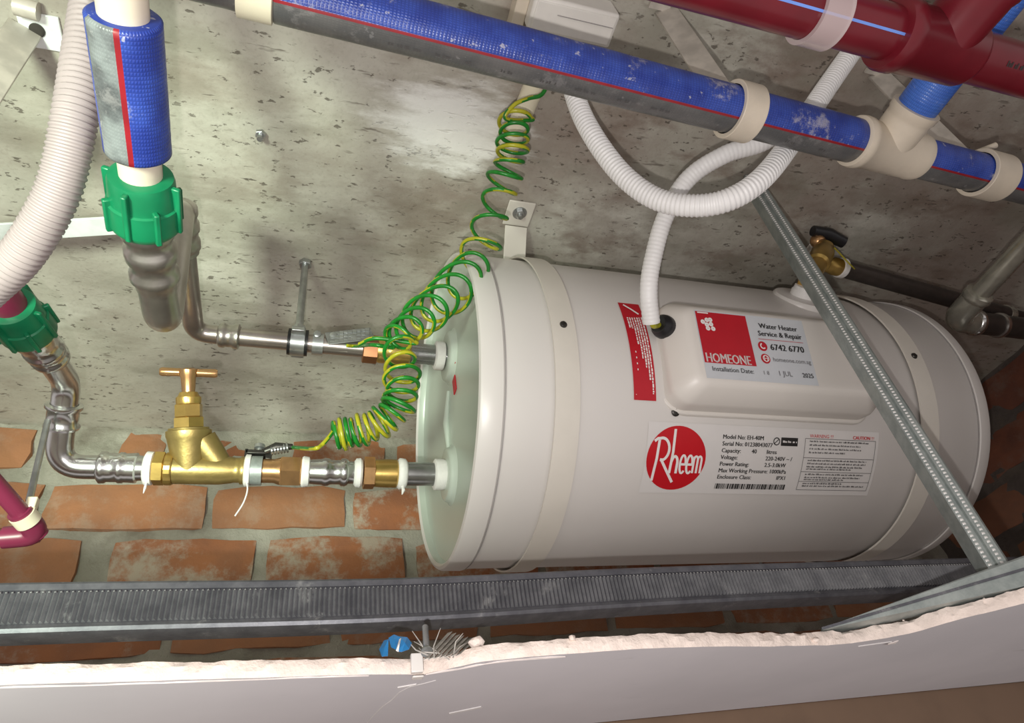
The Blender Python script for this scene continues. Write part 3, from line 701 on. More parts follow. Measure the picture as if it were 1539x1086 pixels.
mb = MB(); dd = (k4 - k3).normalized(); mb.lathe(k3, dd, [(-.012, .0125), (-.010, .0150), (-.005, .0155), (-.003, .0145), (.002, .0145), (.004, .0160), (.009, .0160), (.011, .0148), (.020, .0150), (.024, .0165), (.034, .0165)], n=30); mb.build('press_collar', M['chrome'], sp, smooth=60)

# green unions
def union(label, c, d, r, L):
    t = thing('union_nut', label, 'pipe fitting', c, 'green union nuts')
    d = d.normalized()
    mb = MB(); mb.lathe(c, d, [(0, r * .72), (.001, r * .86), (L * .10, r * .90), (L * .45, r * .93), (L * .47, r * 1.0), (L * .85, r * 1.02), (L * .92, r * .98), (L, r * .86), (L * 1.01, r * .45)], n=40); mb.build('nut', M['green'], t, smooth=30)
    u = V((0, 0, 1)); u = (u - d * u.dot(d)).normalized(); b = d.cross(u)
    for k in range(8):
        a = 2 * PI * k / 8 + .25; rd = u * math.cos(a) + b * math.sin(a); tg = d.cross(rd)
        mb = MB(); hl = L * (.42 if k % 2 == 0 else .30)
        mb.box(c + d * (L * .48 if k % 2 == 0 else L * .65) + rd * r * .98, d * hl, tg * r * .085, rd * r * .13); mb.build('rib', M['green'], t, bevel=.001)
    return t
# drop pipe (runs along the slab towards the wall)
ZD, XD = .387, -.104
D0 = at(166, -160, Z=ZD); D1 = at(213, 275, Z=ZD); DD = (D1 - D0).normalized()
def td(py): 
    lo, hi = 0, 1.0
    for _ in range(50):
        m_ = (lo + hi) / 2; p = D0 + DD * m_
        c_ = BX * p.x + BY * p.y + BZ * p.z
        if c_.y / c_.z * FPX + 543 < py: lo = m_
        else: hi = m_
    return lo
drop = thing('insulated_drop_pipe', 'upright cream pipe in a blue and silver sleeve at the upper left', 'pipe', D0 + DD * td(120))
mb = MB(); mb.lathe(D0, DD, [(0, .0125), (td(283), .0125)], n=28); mb.build('pipe', M['cream'], drop)
def view_up(p, d):                                # direction towards the viewer, square to the pipe
    v = -V(p); v = v - d * v.dot(d); return v.normalized()
n = 40; ta, tb = td(22), td(228)
vu = view_up(D0 + DD * td(120), DD)
def sleeve_mat(j, i):
    a = (360 * (i + .5) / n + 180) % 360 - 180      # 0 faces the viewer
    return a
def mk_sleeve(name, parent, P, D, t0, t1, r, vu, zones, mats, wav=.02, steps=26):
    prof = [(t0, r * .9)] + [(t0 + .0015 + (t1 - t0 - .003) * k / steps, r * (1 + random.uniform(-wav, wav))) for k in range(steps + 1)] + [(t1, r * .9)]
    def mf(j, i):
        a = (360 * (i + .5) / n + 180) % 360 - 180
        for lo, hi, m in zones:
            if lo <= a < hi: return m
        return 0
    mb = MB(); mb.lathe(P, D, prof, n=n, mf=mf, up=vu); o = mb.build(name, mats, parent, smooth=60)
    me = o.data; uv = me.uv_layers.new(name='UVMap'); off = ROOT[parent.name]; b_ = D.cross(vu)
    for pl in me.polygons:
        c_ = pl.center + off - P; ac = math.atan2(c_.dot(b_), c_.dot(vu))
        for li in pl.loop_indices:
            q_ = me.vertices[me.loops[li].vertex_index].co + off - P; aa = math.atan2(q_.dot(b_), q_.dot(vu))
            while aa - ac > PI: aa -= 2 * PI
            while aa - ac < -PI: aa += 2 * PI
            uv.data[li].uv = (q_.dot(D), aa * r)
    return o
# which side is left in the picture: b = DD x vu
bb = DD.cross(vu); left_is_pos = (BX.x * bb.x + BY.x * bb.y + BZ.x * bb.z) < 0
sg = 1 if left_is_pos else -1
def zn(lo, hi, m): return (lo, hi, m) if sg > 0 else (-hi, -lo, m)
mk_sleeve('sleeve', drop, D0, DD, ta, tb, .0186, vu, [zn(9, 18, 2), zn(18, 72, 1)], [M['blue'], M['silverwrap'], M['red_line']], .004)
mb = MB(); mb.lathe(D0 + DD * td(90) - DD * .03, DD, [(0, .0005), (.06, .0005)], n=6); 
q1 = D0 + DD * td(285)
union('green union nut on the upper cream pipe beside the big steel elbows', D0 + DD * td(262), DD, .0218, .042)
dn = (k3 - k4).normalized()
union('green union nut half behind the pinkish hose at the left edge', k4 - dn * .038, dn, .0205, .042)
# plum pipe stub inside the lower union
# ------------------------------------------------------------------ upper steel pipe (hot): front run, riser, back run, run to the tank
B2 = at(300, 498, Y=PU.y) ; xb = B2.x
B1 = V((xb, at(272, 388, X=xb).y, PU.z)); B1 = at(268, 386, X=xb); B1z = PU.z
F1 = at(240, 462, X=xb - .002); F0 = D0 + DD * (td(262) + .040)
cor = PU + UD * tu(292)
T1 = V((cor.x, .395, cor.z)); F1 = V((cor.x, .400, ZD))
hot = thing('steel_pipe', 'stainless pipe with double elbow from upper green union to the heater', 'pipe', cor)
path = fillet([PU + UD * tu(560), cor, T1 + V((0, .012, 0)), F1 + V((0, .012, 0)), F0], .022, 10)
path = fillet([PU + UD * tu(560), PU + UD * tu(345), cor, V((cor.x, .43, cor.z))], .034, 10)
mb = MB(); mb.tube(path, .0102, n=24); mb.build('run', M['steel_warm'], hot, smooth=60)
FX = V((D1.x - .001, .415, ZD))
F0 = D0 + DD * (td(262) + .041)
path = fillet([F0, FX, V((cor.x - .001, .432, cor.z)) , V((cor.x, .445, cor.z))], .022, 10)
path = fillet([F0, FX + V((0, .008, 0)), V((cor.x, .415, cor.z + .002)), V((cor.x, .468, cor.z))], .020, 10)
mb = MB(); mb.tube(path, .0132, n=26); mb.build('elbow', M['steel'], hot, smooth=60)
ff = (FX - F0).normalized()
mb = MB(); mb.lathe(F0, ff, [(-.004, .0130), (0, .0165), (.007, .0168), (.009, .0152), (.016, .0150), (.018, .0168), (.023, .0172), (.028, .0168), (.030, .0150), (.038, .0148), (.041, .0165), (.046, .0168), (.050, .0145), (.056, .014)], n=32); mb.build('press_collar', M['steel'], hot, smooth=60)
bb0 = V((cor.x, .418, cor.z)); yy = V((0, 1, 0))
mb = MB(); mb.lathe(bb0, yy, [(-.004, .0125), (-.002, .0152), (.004, .0155), (.006, .0142), (.014, .0142), (.016, .0157), (.022, .0157), (.024, .0140), (.034, .0138), (.036, .0152), (.043, .0152), (.046, .0120)], n=30); mb.build('press_collar', M['steel'], hot, smooth=60)
mb = MB(); mb.lathe(PU, UD, [(tu(328), .0108), (tu(331), .0135), (tu(338), .0138), (tu(340), .0125), (tu(350), .0125), (tu(352), .0140), (tu(359), .0142), (tu(362), .0105)], n=28); mb.build('press_collar', M['steel'], hot, smooth=60)
ba = thing('brass_adaptor', 'brass adaptor on the upper nipple, mostly hidden behind coiled wire', 'pipe fitting', PU + UD * tu(580))
mb = MB(); mb.hexa(PU, UD, tu(568), tu(545), .0165); mb.build('hex', M['copper'], ba, smooth=0)
mb = MB(); mb.lathe(PU, UD, [(tu(616), .0135), (tu(614), .0152), (tu(570), .0152), (tu(566), .014)], n=28); mb.build('threaded_end', M['brass'], ba)

# pipe clamps
def ring_clamp(t, P, D, r, w_, mats=('zinc', 'black')):
    mb = MB(); mb.lathe(P - D * w_ * .72, D, [(0, r), (0, r + .0046), (w_ * 1.44, r + .0046), (w_ * 1.44, r)], n=32, caps=False); mb.build('rubber_lining', M[mats[1]], t)
    mb = MB(); mb.lathe(P - D * w_ * .5, D, [(0, r + .0025), (0, r + .0052), (w_, r + .0052), (w_, r + .0025)], n=32, caps=False); mb.build('ring', M[mats[0]], t)
PC = PU + UD * tu(448)
cl1 = thing('pipe_clamp', 'rubber lined clamp on a threaded rod holding the upper steel pipe', 'pipe clamp', PC)
ring_clamp(cl1, PC, UD, .0104, .015)
mb = MB(); mb.lathe(PC, (0, 0, 1), [(.012, .0045), (SLAB - PC.z - .004, .0040)], n=14); rod1 = mb.build('rod', M['zinc'], cl1)
mb = MB(); mb.hexa(PC, (0, 0, 1), .015, .022, .0085); mb.build('nut', M['zinc'], rod1, smooth=0)
mb = MB(); mb.hexa(PC, (0, 0, 1), SLAB - PC.z - .008, SLAB - PC.z - .001, .0078); mb.build('nut', M['zinc'], rod1, smooth=0)
for s_ in (-1, 1):
    mb = MB(); mb.box(PC + V((0, s_ * .019, 0)), (.007, 0, 0), (0, .0045, 0), (0, 0, .003)); mb.build('ear', M['zinc'], cl1, bevel=.0008)
PK = k1.lerp(k2, .05); dk = (k2 - k1).normalized()
cl2 = thing('pipe_clamp', 'bare steel clamp round the bent pipe at left, its rod reaching down', 'pipe clamp', PK)
mb = MB(); mb.lathe(PK - dk * .010, dk, [(0, .0118), (0, .0150), (.002, .0155), (.004, .0135), (.018, .0135), (.020, .0158), (.023, .0158), (.024, .0118)], n=32, caps=False); mb.build('ring', M['chrome'], cl2, smooth=50)
CP = at(40, 768, X=LX); ft = at(71, 640, X=PK.x - .012, )
rt = PK + V((-.012, -.010, .0)); 
mb = MB(); mb.tube([at(72, 632, Y=PK.y - .012), at(44, 752, Y=PK.y - .012)], .0028, n=12); mb.build('rod', M['zinc'], cl2)
# plum pipe at lower left
yp = PK.y - .012
PA = at(0, 735, Y=yp - .03); PBm = at(38, 778, Y=yp); PE = at(60, 803, Y=yp + .02); PEx = at(0, 808, Y=yp + .02)
plum = thing('plum_pipe', 'thin plum coloured pipe with an elbow at the lower left edge', 'pipe', PE)
dA = (PE - PA).normalized(); dB = (PEx - PE).normalized()
mb = MB(); mb.tube([PA - dA * .40, PE], .0070, n=22); mb.tube([PE, PEx + dB * .25], .0066, n=22); mb.build('tube', M['plum'], plum)
mb = MB(); mb.tube(fillet([PE - dA * .030, PE, PE + dB * .026], .012, 8), .0092, n=24); mb.build('elbow', M['plum'], plum)
cp = thing('pipe_clip', 'pale plastic clip round the thin plum pipe', 'pipe clip', PBm)
mb = MB(); mb.lathe(PBm - dA * .005, dA, [(0, .0072), (0, .0098), (.010, .0098), (.010, .0072)], n=28, caps=False); mb.build('ring', M['cream_pale'], cp)
mb = MB(); mb.box(PBm + V((.003, -.005, .0105)), (.004, 0, 0), (0, .004, 0), (0, 0, .005)); mb.build('boss', M['cream_pale'], cp, bevel=.001)
# stub of plum pipe behind hose feeding the left union
st = thing('plum_pipe', 'plum pipe stub going into the lower left green union behind hose', 'pipe', k4)
mb = MB(); mb.tube([k4 - dn * .035, k4 - dn * -.0 + (k4 - k3).normalized() * .09], .0125, n=24); mb.build('tube', M['plum'], st)

# ------------------------------------------------------------------ earthing clamps
ec = thing('earth_clamp', 'embossed metal earth clamp tag on the upper steel pipe', 'earth clamp', PU + UD * tu(520))
e_a = at(491, 509, Y=PU.y - .013); e_b = at(560, 501, Y=PU.y - .013)
mb = MB(); mb.bar(e_a, e_b, (0, .1, 1), .020, .0018); tagp = mb.build('tag_plate', galv('embossed_zinc', (.30, .30, .30, 1), (.20, .20, .20, 1), .6), ec, bevel=.0006)
mb = MB()
for k in range(9):
    for j in range(3):
        p = e_a.lerp(e_b, .12 + k * .095) + V((0, -.0012, -.006 + j * .006)); mb.box(p, (.0022, 0, 0), (0, .0006, 0), (0, 0, .0008 + .0006 * ((k * 7 + j * 3) % 3)))
mb.build('embossing', M['zinc'], tagp)
mb = MB(); mb.lathe(PU, UD, [(tu(486), .0110), (tu(486), .0126), (tu(470), .0126), (tu(470), .0110)], n=28, caps=False); mb.build('band', M['zinc'], ec)
for px_ in (476, 500, 530):
    mb = MB(); p = PU + UD * tu(px_) + V((0, -.012, .004)); mb.lathe(p, (0, -1, -.2), [(-.004, .0042), (.002, .0042), (.0028, .003)], n=14); mb.build('screw', M['zinc'], ec)
lc = thing('earth_clamp', 'grey earth clamp band with a screw on the lower brass nipple', 'earth clamp', PL + LD * tw(385))
mb = MB(); mb.lathe(PL, LD, [(tw(394), .0130), (tw(394), .0152), (tw(376), .0152), (tw(376), .0130)], n=28, caps=False); mb.build('band', M['galv_green'], lc)
ct_ = PL + LD * tw(386) + V((0, -.003, .018))
mb = MB(); mb.box(ct_, (.013, 0, 0), (0, .006, 0), (0, 0, .0022)); mb.box(ct_ + V((-.012, 0, -.003)), (.0016, 0, 0), (0, .006, 0), (0, 0, .006)); mb.box(ct_ + V((.010, 0, -.004)), (.003, 0, 0), (0, .005, 0), (0, 0, .004)); mb.build('saddle', M['dark_iron'], lc, bevel=.0006)
mb = MB(); mb.lathe(ct_, (0, 0, 1), [(0, .003), (.006, .003), (.007, .0055), (.011, .0055), (.0125, .003)], n=16); mb.build('screw', M['zinc'], lc)
ls = at(398, 678, Y=PL.y - .010); le = at(440, 671, Y=PL.y - .012)
mb = MB(); mb.tube([ls, ls.lerp(le, .4) + V((0, -.002, .002)), le], [.0035, .005, .0030], n=12); lug = mb.build('cable_lug', M['dark_iron'], lc)
for k in range(6):
    p = ls.lerp(le, .2 + k * .11); mb = MB(); mb.lathe(p, (le - ls), [(0, .0048), (.0006, .0054), (.0018, .0054), (.0024, .0048)], n=14); mb.build('lug_turn', M['zinc'], lug)
mb = MB(); mb.lathe(PL, LD, [(tw(378), .0130), (tw(376), .0165), (tw(369), .0168), (tw(366), .0130)], n=24); mb.build('thread_tape', M['tape'], lc)
mb = MB(); mb.tube(spline([PL + LD * tw(374) + V((0, -.003, -.016)), PL + LD * tw(376) + V((0, -.003, -.026)), PL + LD * tw(372) + V((0, 0, -.038)), PL + LD * tw(362) + V((0, .004, -.05))], 5), .0008, n=6); mb.build('tape_tail', M['tape'], lc)

# ------------------------------------------------------------------ coiled earth wires
def coil(name, label, keys, lead0, lead1, wire=.0021, tilt0=.0, seed=1):
    # keys: (px, py, s, radius_m, turns until next, tilt)
    cen = spline([at(k[0], k[1], s=k[2]) for k in keys], 40)
    seg = 40; pts = []; ph = 0.6; T0 = None; u = None
    N = len(cen)
    for i in range(N):
        t = (cen[min(i + 1, N - 1)] - cen[max(i - 1, 0)]).normalized()
        u = cen[i].normalized()
        u = (u - t * u.dot(t)).normalized(); b = t.cross(u)
        ki = min(i // seg, len(keys) - 2); fr = (i - ki * seg) / seg
        k0, k1_ = keys[ki], keys[ki + 1]
        sub = max(1, int(k0[4] * 18 / seg) + 1)
        for q in range(sub):
            f2 = fr + q / sub / seg
            if i == N - 1 and q: break
            r = k0[3] + (k1_[3] - k0[3]) * f2; tilt = k0[5] + (k1_[5] - k0[5]) * f2
            c_ = cen[i].lerp(cen[min(i + 1, N - 1)], q / sub)
            wob = 1 + .10 * math.sin(ph * .37 + seed)
            pts.append(c_ + (u * math.cos(ph) + b * math.sin(ph)) * r * wob + t * tilt * r * math.cos(ph))
            ph += 2 * PI * k0[4] / seg / sub
    pts = spline([V(p) for p in lead0] + pts[3:6], 8)[:-8] + pts[5:-6] + spline(pts[-6:-3] + [V(p) for p in lead1], 8)[8:]
    pts = spline(pts, 2)
    mb = MB(); n_ = 10
    def mf(j, i): return 1 if ((i + int(j * .15)) % n_) in (0, 1, 2, 3) else 0
    mb.tube(pts, wire, n=n_, mf=mf)
    return tag(mb.build(name, [M['wg'], M['wy']], smooth=80), label, 'earth wire', 'green and yellow earth wires')
w1 = coil('earth_wire', 'long green and yellow coil stretching from the cream conduit to upper pipe',
     [(774, 175, .66, .0150, 4, .55), (768, 235, .67, .0150, 2.2, .30), (752, 285, .68, .0165, 2.3, .12), (722, 375, .68, .0175, 1.8, .3), (690, 425, .675, .0195, 2.4, 1.15), (650, 463, .67, .0190, 2.8, 1.15), (610, 497, .665, .0150, 1.6, .9), (590, 512, .662, .012, 1, .4)],
     [at(826, 120, s=.66), at(814, 142, s=.655), at(794, 148, s=.648), at(772, 158, s=.642), at(760, 178, s=.645)], [at(560, 518, s=.665), at(535, 520, Y=PU.y - .014), at(520, 519, Y=PU.y - .013)], seed=1)
w2 = coil('earth_wire', 'shorter green and yellow coil curling down to the lower earth clamp',
     [(598, 515, .655, .0150, 2.0, .75), (604, 560, .655, .0165, 3.0, .6), (600, 605, .65, .0155, 3.2, .3), (570, 636, .645, .0145, 3.0, -.1), (535, 648, .64, .0140, 3.8, -.1), (500, 654, .635, .0135, 1.0, .05)],
     [at(540, 517, s=.66), at(565, 508, s=.652)], [at(484, 668, s=.635), at(470, 674, s=.635), at(440, 672, Y=PL.y - .012)], seed=2)

# ------------------------------------------------------------------ conduits
def corrugated(name, label, keys, r, pitch, mat, depth=.10, smooth_frac=None, group=None):
    c_ = resample(spline([at(k[0], k[1], **k[2]) for k in keys], 24), pitch / 4)
    prof = (1.0, 1.0, 1 - depth, 1 - depth)
    mb = MB(); mb.tube(c_, [r * prof[i % 4] for i in range(len(c_))], n=22)
    return tag(mb.build(name, M[mat], smooth=25), label, 'flexible conduit', group), c_
h1, _ = corrugated('flexible_conduit', 'white corrugated conduit looping low between the junction box and slab',
    [(846, 70, dict(Z=.645)), (866, 150, dict(s=.632)), (892, 205, dict(s=.612)), (935, 262, dict(s=.592)), (985, 298, dict(s=.575)), (1040, 309, dict(s=.560)), (1095, 300, dict(s=.552)), (1145, 268, dict(s=.558)), (1190, 212, dict(s=.585)), (1230, 150, dict(s=.615)), (1275, 85, dict(s=.645)), (1310, 35, dict(s=.66))],
    .0098, .0038, 'hose', .065)
GE = GP + GD * .016
h2, _ = corrugated('flexible_conduit', 'white conduit hanging into the black gland of the heater cover',
    [(1215, 165, dict(s=.640)), (1150, 212, dict(s=.632)), (1090, 232, dict(s=.632)), (1035, 268, dict(s=.640)), (1000, 325, dict(s=.642)), (980, 395, dict(s=.640)), (975, 440, dict(s=.638)), (979, 486, dict(s=.645))],
    .0086, .0040, 'hose', .03)
mb = MB(); mb.tube(spline([at(979, 480, s=.645), at(982, 489, s=.647), GP + GD * .010], 6), .0030, n=10); tag(mb.build('sheathed_cable', M['wy']), 'short yellowish cable end between white conduit and black gland', 'cable')
h3, _ = corrugated('flexible_conduit', 'thick pinkish corrugated conduit curving down the left edge',
    [(190, -330, dict(s=.45)), (158, -90, dict(s=.43)), (141, 0, dict(s=.420)), (128, 80, dict(s=.412)), (112, 180, dict(s=.405)), (88, 285, dict(s=.408)), (40, 372, dict(s=.414)), (-10, 425, dict(s=.420)), (-70, 470, dict(s=.428)), (-240, 560, dict(s=.445))],
    .0128, .0038, 'pinkhose', .07)
mb = MB(); a = at(806, 120, Z=SLAB - .014); b = at(764, 224, Z=SLAB - .010)
mb.tube([a - (b - a) * .8, a, a.lerp(b, .7), b, b + V((-.002, .004, .012))], .0110, n=22)
tag(mb.build('rigid_conduit', M['cream_pale']), 'cream rigid conduit on the slab inside the top of the wire coil', 'conduit')

# junction box on the slab
jb = thing('junction_box', 'white plastic junction box fixed to the slab behind the blue pipe', 'junction box', at(860, 35, Z=.62))
c1 = at(915, 74, Z=.625); c2 = at(940, 25, Z=.625); c3 = at(792, 42, Z=.625)
mb = MB(); xa, xb_, ya, yb = c3.x, c1.x, c2.y, c1.y
mb.box(((xa + xb_) / 2, (ya + yb) / 2, .6425), ((xb_ - xa) / 2, 0, 0), (0, (yb - ya) / 2, 0), (0, 0, .0175)); mb.build('box', M['box_white'], jb, bevel=.003)
mb = MB(); mb.box(((xa + xb_) / 2, (ya + yb) / 2, .6250), ((xb_ - xa) / 2 - .003, 0, 0), (0, (yb - ya) / 2 - .003, 0), (0, 0, .0012)); mb.build('lid', M['box_white'], jb, bevel=.001)
mb = MB(); mb.box(((xa + xb_) / 2 + .01, ya + .012, .6232), (.028, 0, 0), (0, .0003, 0), (0, 0, .0006)); mb.build('lid_groove', M['seam'], jb)
mb = MB(); mb.box((xa - .006, (ya + yb) / 2 - .02, .650), (.006, 0, 0), (0, .045, 0), (0, 0, .0100)); mb.build('back_plate', M['cream'], jb, bevel=.001)

# ------------------------------------------------------------------ blue wrapped pipe across the top
ZB = .458
Q0 = at(500, 10, Z=ZB); Q1 = at(1250, 203, Z=ZB); QD = (Q1 - Q0).normalized()
def tb_(px):
    lo, hi = -.6, 1.2
    for _ in range(50):
        m_ = (lo + hi) / 2; p = Q0 + QD * m_; c_ = BX * p.x + BY * p.y + BZ * p.z
        if c_.x / c_.z * FPX + 769.5 < px: lo = m_
        else: hi = m_
    return lo
bl = thing('insulated_pipe', 'long blue and grey wrapped pipe crossing the top below the slab', 'pipe', Q0 + QD * tb_(850))
vu = view_up(Q0 + QD * tb_(900), QD); b2 = QD.cross(vu)
up_pos = (BX.y * b2.x + BY.y * b2.y + BZ.y * b2.z) < 0     # +angle is upwards in the picture
sg = 1 if up_pos else -1
mb = MB(); mb.lathe(Q0, QD, [(tb_(240), .0150), (tb_(1900), .0150)], n=24); mb.build('pipe', M['cream'], bl)
n = 60
zones = [zn(-20, -13, 2), zn(-125, -20, 1)]
for a_, b_, nm in ((412, 1285, 'sleeve'), (1372, 1850, 'sleeve')):
    SL_ = mk_sleeve(nm, bl, Q0, QD, tb_(a_), tb_(b_), .0182 if a_ < 1000 else .0172, vu, zones, [M['blue'], M['greywrap'], M['red_line']], .006, 40 if a_ < 1000 else 16)
    if a_ < 1000: SLV = SL_
mk_sleeve('sleeve', bl, Q0, QD, tb_(200), tb_(362), .0165, vu, [], [M['greywrap']], .01, 8)
# printed marks along the grey wrap
def on_pipe(P, D, r, vu, ang, tpos):
    b_ = D.cross(vu)
    def fn(u, v):
        a = math.radians(ang) * sg + v / r * sg
        return P + D * (tpos + u) + (vu * math.cos(a) + b_ * math.sin(a)) * r
    return fn
for px_, L_ in ((585, .022), (655, .012), (700, .006), (752, .009), (810, .012), (862, .016), (925, .010), (975, .016), (1175, .010), (1225, .006)):
    mb = MB(); fn = on_pipe(Q0, QD, .0187, vu, -46, tb_(px_)); words(mb, 0, L_, 0, .0026, fn, letter=.0019, wl=(.0025, .006)); q = mb.build('printed_marks', M['faint'], SLV, smooth=0); q['kind'] = 'stuff'
# sockets, tee and branch
mb = MB(); mb.lathe(Q0, QD, [(tb_(358), .0165), (tb_(359), .0196), (tb_(412), .0196), (tb_(414), .0165)], n=36); mb.build('socket', M['cream_pale'], bl)
tt = tb_(1330); TP = Q0 + QD * tt
mb = MB(); mb.lathe(Q0, QD, [(tb_(1281), .0178), (tb_(1283), .0210), (tb_(1288), .0217), (tb_(1294), .0214), (tb_(1296), .0201), (tb_(1368), .0198), (tb_(1372), .0203), (tb_(1378), .0195), (tb_(1379), .017)], n=40); mb.build('tee', M['cream'], bl, smooth=45)
BE = at(1480, 40, Z=ZB + .004); BD = (V((TP.x + .012, -.6, TP.z)) - TP).normalized()
BD = (at(1432, 92, Z=ZB) - TP).normalized()
mb = MB(); mb.lathe(TP, BD, [(0, .0180), (.028, .0188), (.031, .0188), (.033, .0200), (.039, .0203), (.0395, .016)], n=36); mb.build('tee_branch', M['cream'], bl, smooth=45)
vb = view_up(TP + BD * .1, BD); n = 40
mk_sleeve('branch_sleeve', bl, TP, BD, .037, .40, .0166, vb, [], [M['blue2']], .006, 30)

# clamps on the blue pipe
def band_clamp(label, px_, wd, r, strap_top_px, mat='cream', bar_mat='bracket', bolt=True):
    t0_ = tb_(px_ - wd / 2); t1_ = tb_(px_ + wd / 2); P = Q0 + QD * ((t0_ + t1_) / 2)
    t = thing('pipe_hanger', label, 'pipe hanger', P, 'flat strap hangers on the blue pipe')
    mb = MB(); mb.lathe(Q0, QD, [(t0_, r), (t0_, r + .0035), (t1_, r + .0035), (t1_, r)], n=48, caps=False); mb.build('ring', M[mat], t, bevel=.0006)
    top = V((P.x, P.y + .004, SLAB - .001)); mb = MB()
    fx = -.35
    a_ = P + V((0, .005, r + .001)); mb.bar(a_, top, (.86, -.5, 0), .0215, .0028); mb.build('strap', M[bar_mat], t, bevel=.0005)
    mb = MB(); mb.box(top + V((-.008, -.012, -.001)), (.011, 0, 0), (0, .013, 0), (0, 0, .0014)); mb.build('foot', M[bar_mat], t)
    mb = MB(); bp = top + V((-.012, -.015, -.002)); mb.hexa(bp, (0, 0, -1), 0, .005, .0062); mb.lathe(bp, (0, 0, -1), [(.004, .0028), (.009, .0028)], n=10); mb.build('anchor_bolt', M['zinc'], t, smooth=0)
    return t
band_clamp('strap hanger with broad cream ring near the middle of the blue pipe', 1112, 33, .0190, None)
t3 = band_clamp('strap hanger with cream ring right of the cream tee', 1484, 34, .0182, None)
p3 = ROOT[t3.name] + V((.004, .004, .036)); mb = MB(); mb.tube([p3 + V((-.006, .004, 0)), p3 + V((.026, -.016, .004))], .0030, n=12); mb.build('clamp_bolt', M['cream'], t3)

# ------------------------------------------------------------------ maroon pipe
ZM = .395
R0 = at(1130, -8, Z=ZM); R1 = at(1500, 96, Z=ZM); RD = (R1 - R0).normalized()
def tm(px):
    lo, hi = -.5, .8
    for _ in range(50):
        m_ = (lo + hi) / 2; p = R0 + RD * m_; c_ = BX * p.x + BY * p.y + BZ * p.z
        if c_.x / c_.z * FPX + 769.5 < px: lo = m_
        else: hi = m_
    return lo
mr = thing('maroon_pipe', 'thick maroon pipe with a pale blue line and tee at upper right', 'pipe', R0 + RD * tm(1400))
mb = MB(); mb.lathe(R0, RD, [(-.9, .0165), (tm(1350), .0165)], n=44); mb.lathe(R0, RD, [(tm(1440), .0165), (tm(1900), .0165)], n=44); mb.build('tube', M['maroon'], mr)
vu = view_up(R0 + RD * tm(1250), RD); b2 = RD.cross(vu); sg = 1 if (BX.y * b2.x + BY.y * b2.y + BZ.y * b2.z) < 0 else -1
mb = MB(); fn = on_pipe(R0, RD, .0167, vu, 6, 0); patch(mb, -.9, tm(1338), -.0008, .0008, fn, 0, 12, 1); mb.build('blue_line', M['skyline'], mr)
mb = MB(); mb.lathe(R0, RD, [(tm(1332), .0170), (tm(1333), .0212), (tm(1338), .0226), (tm(1352), .0226), (tm(1356), .0212), (tm(1446), .0204), (tm(1450), .0195), (tm(1455), .017)], n=44); mb.build('tee', M['maroon'], mr, smooth=45)
MP = R0 + RD * tm(1408); MD = (at(1470, -5, Z=ZM) - MP).normalized()
mb = MB(); mb.lathe(MP, MD, [(0, .0190), (.036, .0200), (.040, .0215), (.052, .0220), (.054, .0205), (.055, .0165), (.3, .0165)], n=40); mb.build('tee_branch', M['maroon'], mr, smooth=45)
mb = MB(); sg_ = sg; fn = on_pipe(R0, RD, .0168, vu, 0, tm(1483)); words(mb, 0, .022, 0, .0035, fn, letter=.0018, wl=(.003, .007)); q = mb.build('printed_marks', M['print'], mr, smooth=0); q['kind'] = 'stuff'
mc = thing('pipe_clip', 'translucent plastic clip round the maroon pipe left of its tee', 'pipe clip', R0 + RD * tm(1232))
mb = MB(); mb.lathe(R0, RD, [(tm(1212), .0168), (tm(1212), .0198), (tm(1250), .0198), (tm(1250), .0168)], n=44, caps=False); mb.build('ring', M['clear'], mc)
mb = MB(); P = R0 + RD * tm(1232); mb.bar(P + V((0, 0, .0185)), V((P.x, P.y, SLAB - .001)), (.86, -.5, 0), .014, .0025); mb.build('strap', M['bracket'], mc)

# ------------------------------------------------------------------ safety valve group and right-hand pipes
VP = FP + FN * .0165; top = at(1240, 372, X=.642); VD = (top - VP).normalized(); vl = (top - VP).length
sv = thing('safety_valve', 'brass pressure relief valve with a dark cap on top of the heater', 'valve', VP)
mb = MB(); mb.hexa(VP, VD, 0, .014, .0140); mb.lathe(VP, VD, [(.012, .0110), (vl * .55, .0115), (vl * .55 + .003, .0145), (vl * .85, .0145), (vl * .9, .012), (vl, .0115)], n=28); mb.build('body', M['brass'], sv, smooth=30)
kn = at(1229, 362, X=.640)
mb = MB(); mb.sphere(kn, .0100, 16); mb.lathe(kn, top - kn, [(0, .0075), (.02, .0075)], n=18); mb.build('test_plug', M['bronze'], sv, smooth=60)
cpv = at(1243, 352, X=.652); mb = MB(); mb.tube([cpv + V((-.022, 0, .003)), cpv, cpv + V((.024, .002, -.010))], [.007, .0095, .008], n=14); mb.build('lever_cap', M['black'], sv)
tg = at(1262, 378, X=.662); mb = MB(); mb.bar(tg + V((-.006, 0, .013)), tg + V((.004, .0, -.030)), (1, .5, 0), .020, .0016); mb.build('tag', M['yellow_tag'], sv, bevel=.0005)
so = at(1240, 396, X=.648); S1 = at(1262, 402, X=.668)
sd = (at(1460, 452, X=.905) - S1).normalized()
mb = MB(); mb.lathe(S1 - sd * .024, sd, [(0, .0105), (.010, .0105), (.012, .012), (.022, .012)], n=24); mb.build('outlet', M['brass'], sv)
mb = MB(); mb.lathe(S1, sd, [(-.003, .0110), (-.001, .0135), (.005, .0138), (.008, .0115)], n=24); mb.lathe(so + V((-.006, 0, .012)), VD, [(-.003, .013), (.003, .013)], n=20); mb.build('thread_tape', M['tape'], sv)
dp = thing('drain_pipe', 'dark steel pipe running from relief valve to the right edge', 'pipe', S1)
S2 = at(1545, 482, X=1.0); sd2 = (S2 - S1).normalized()
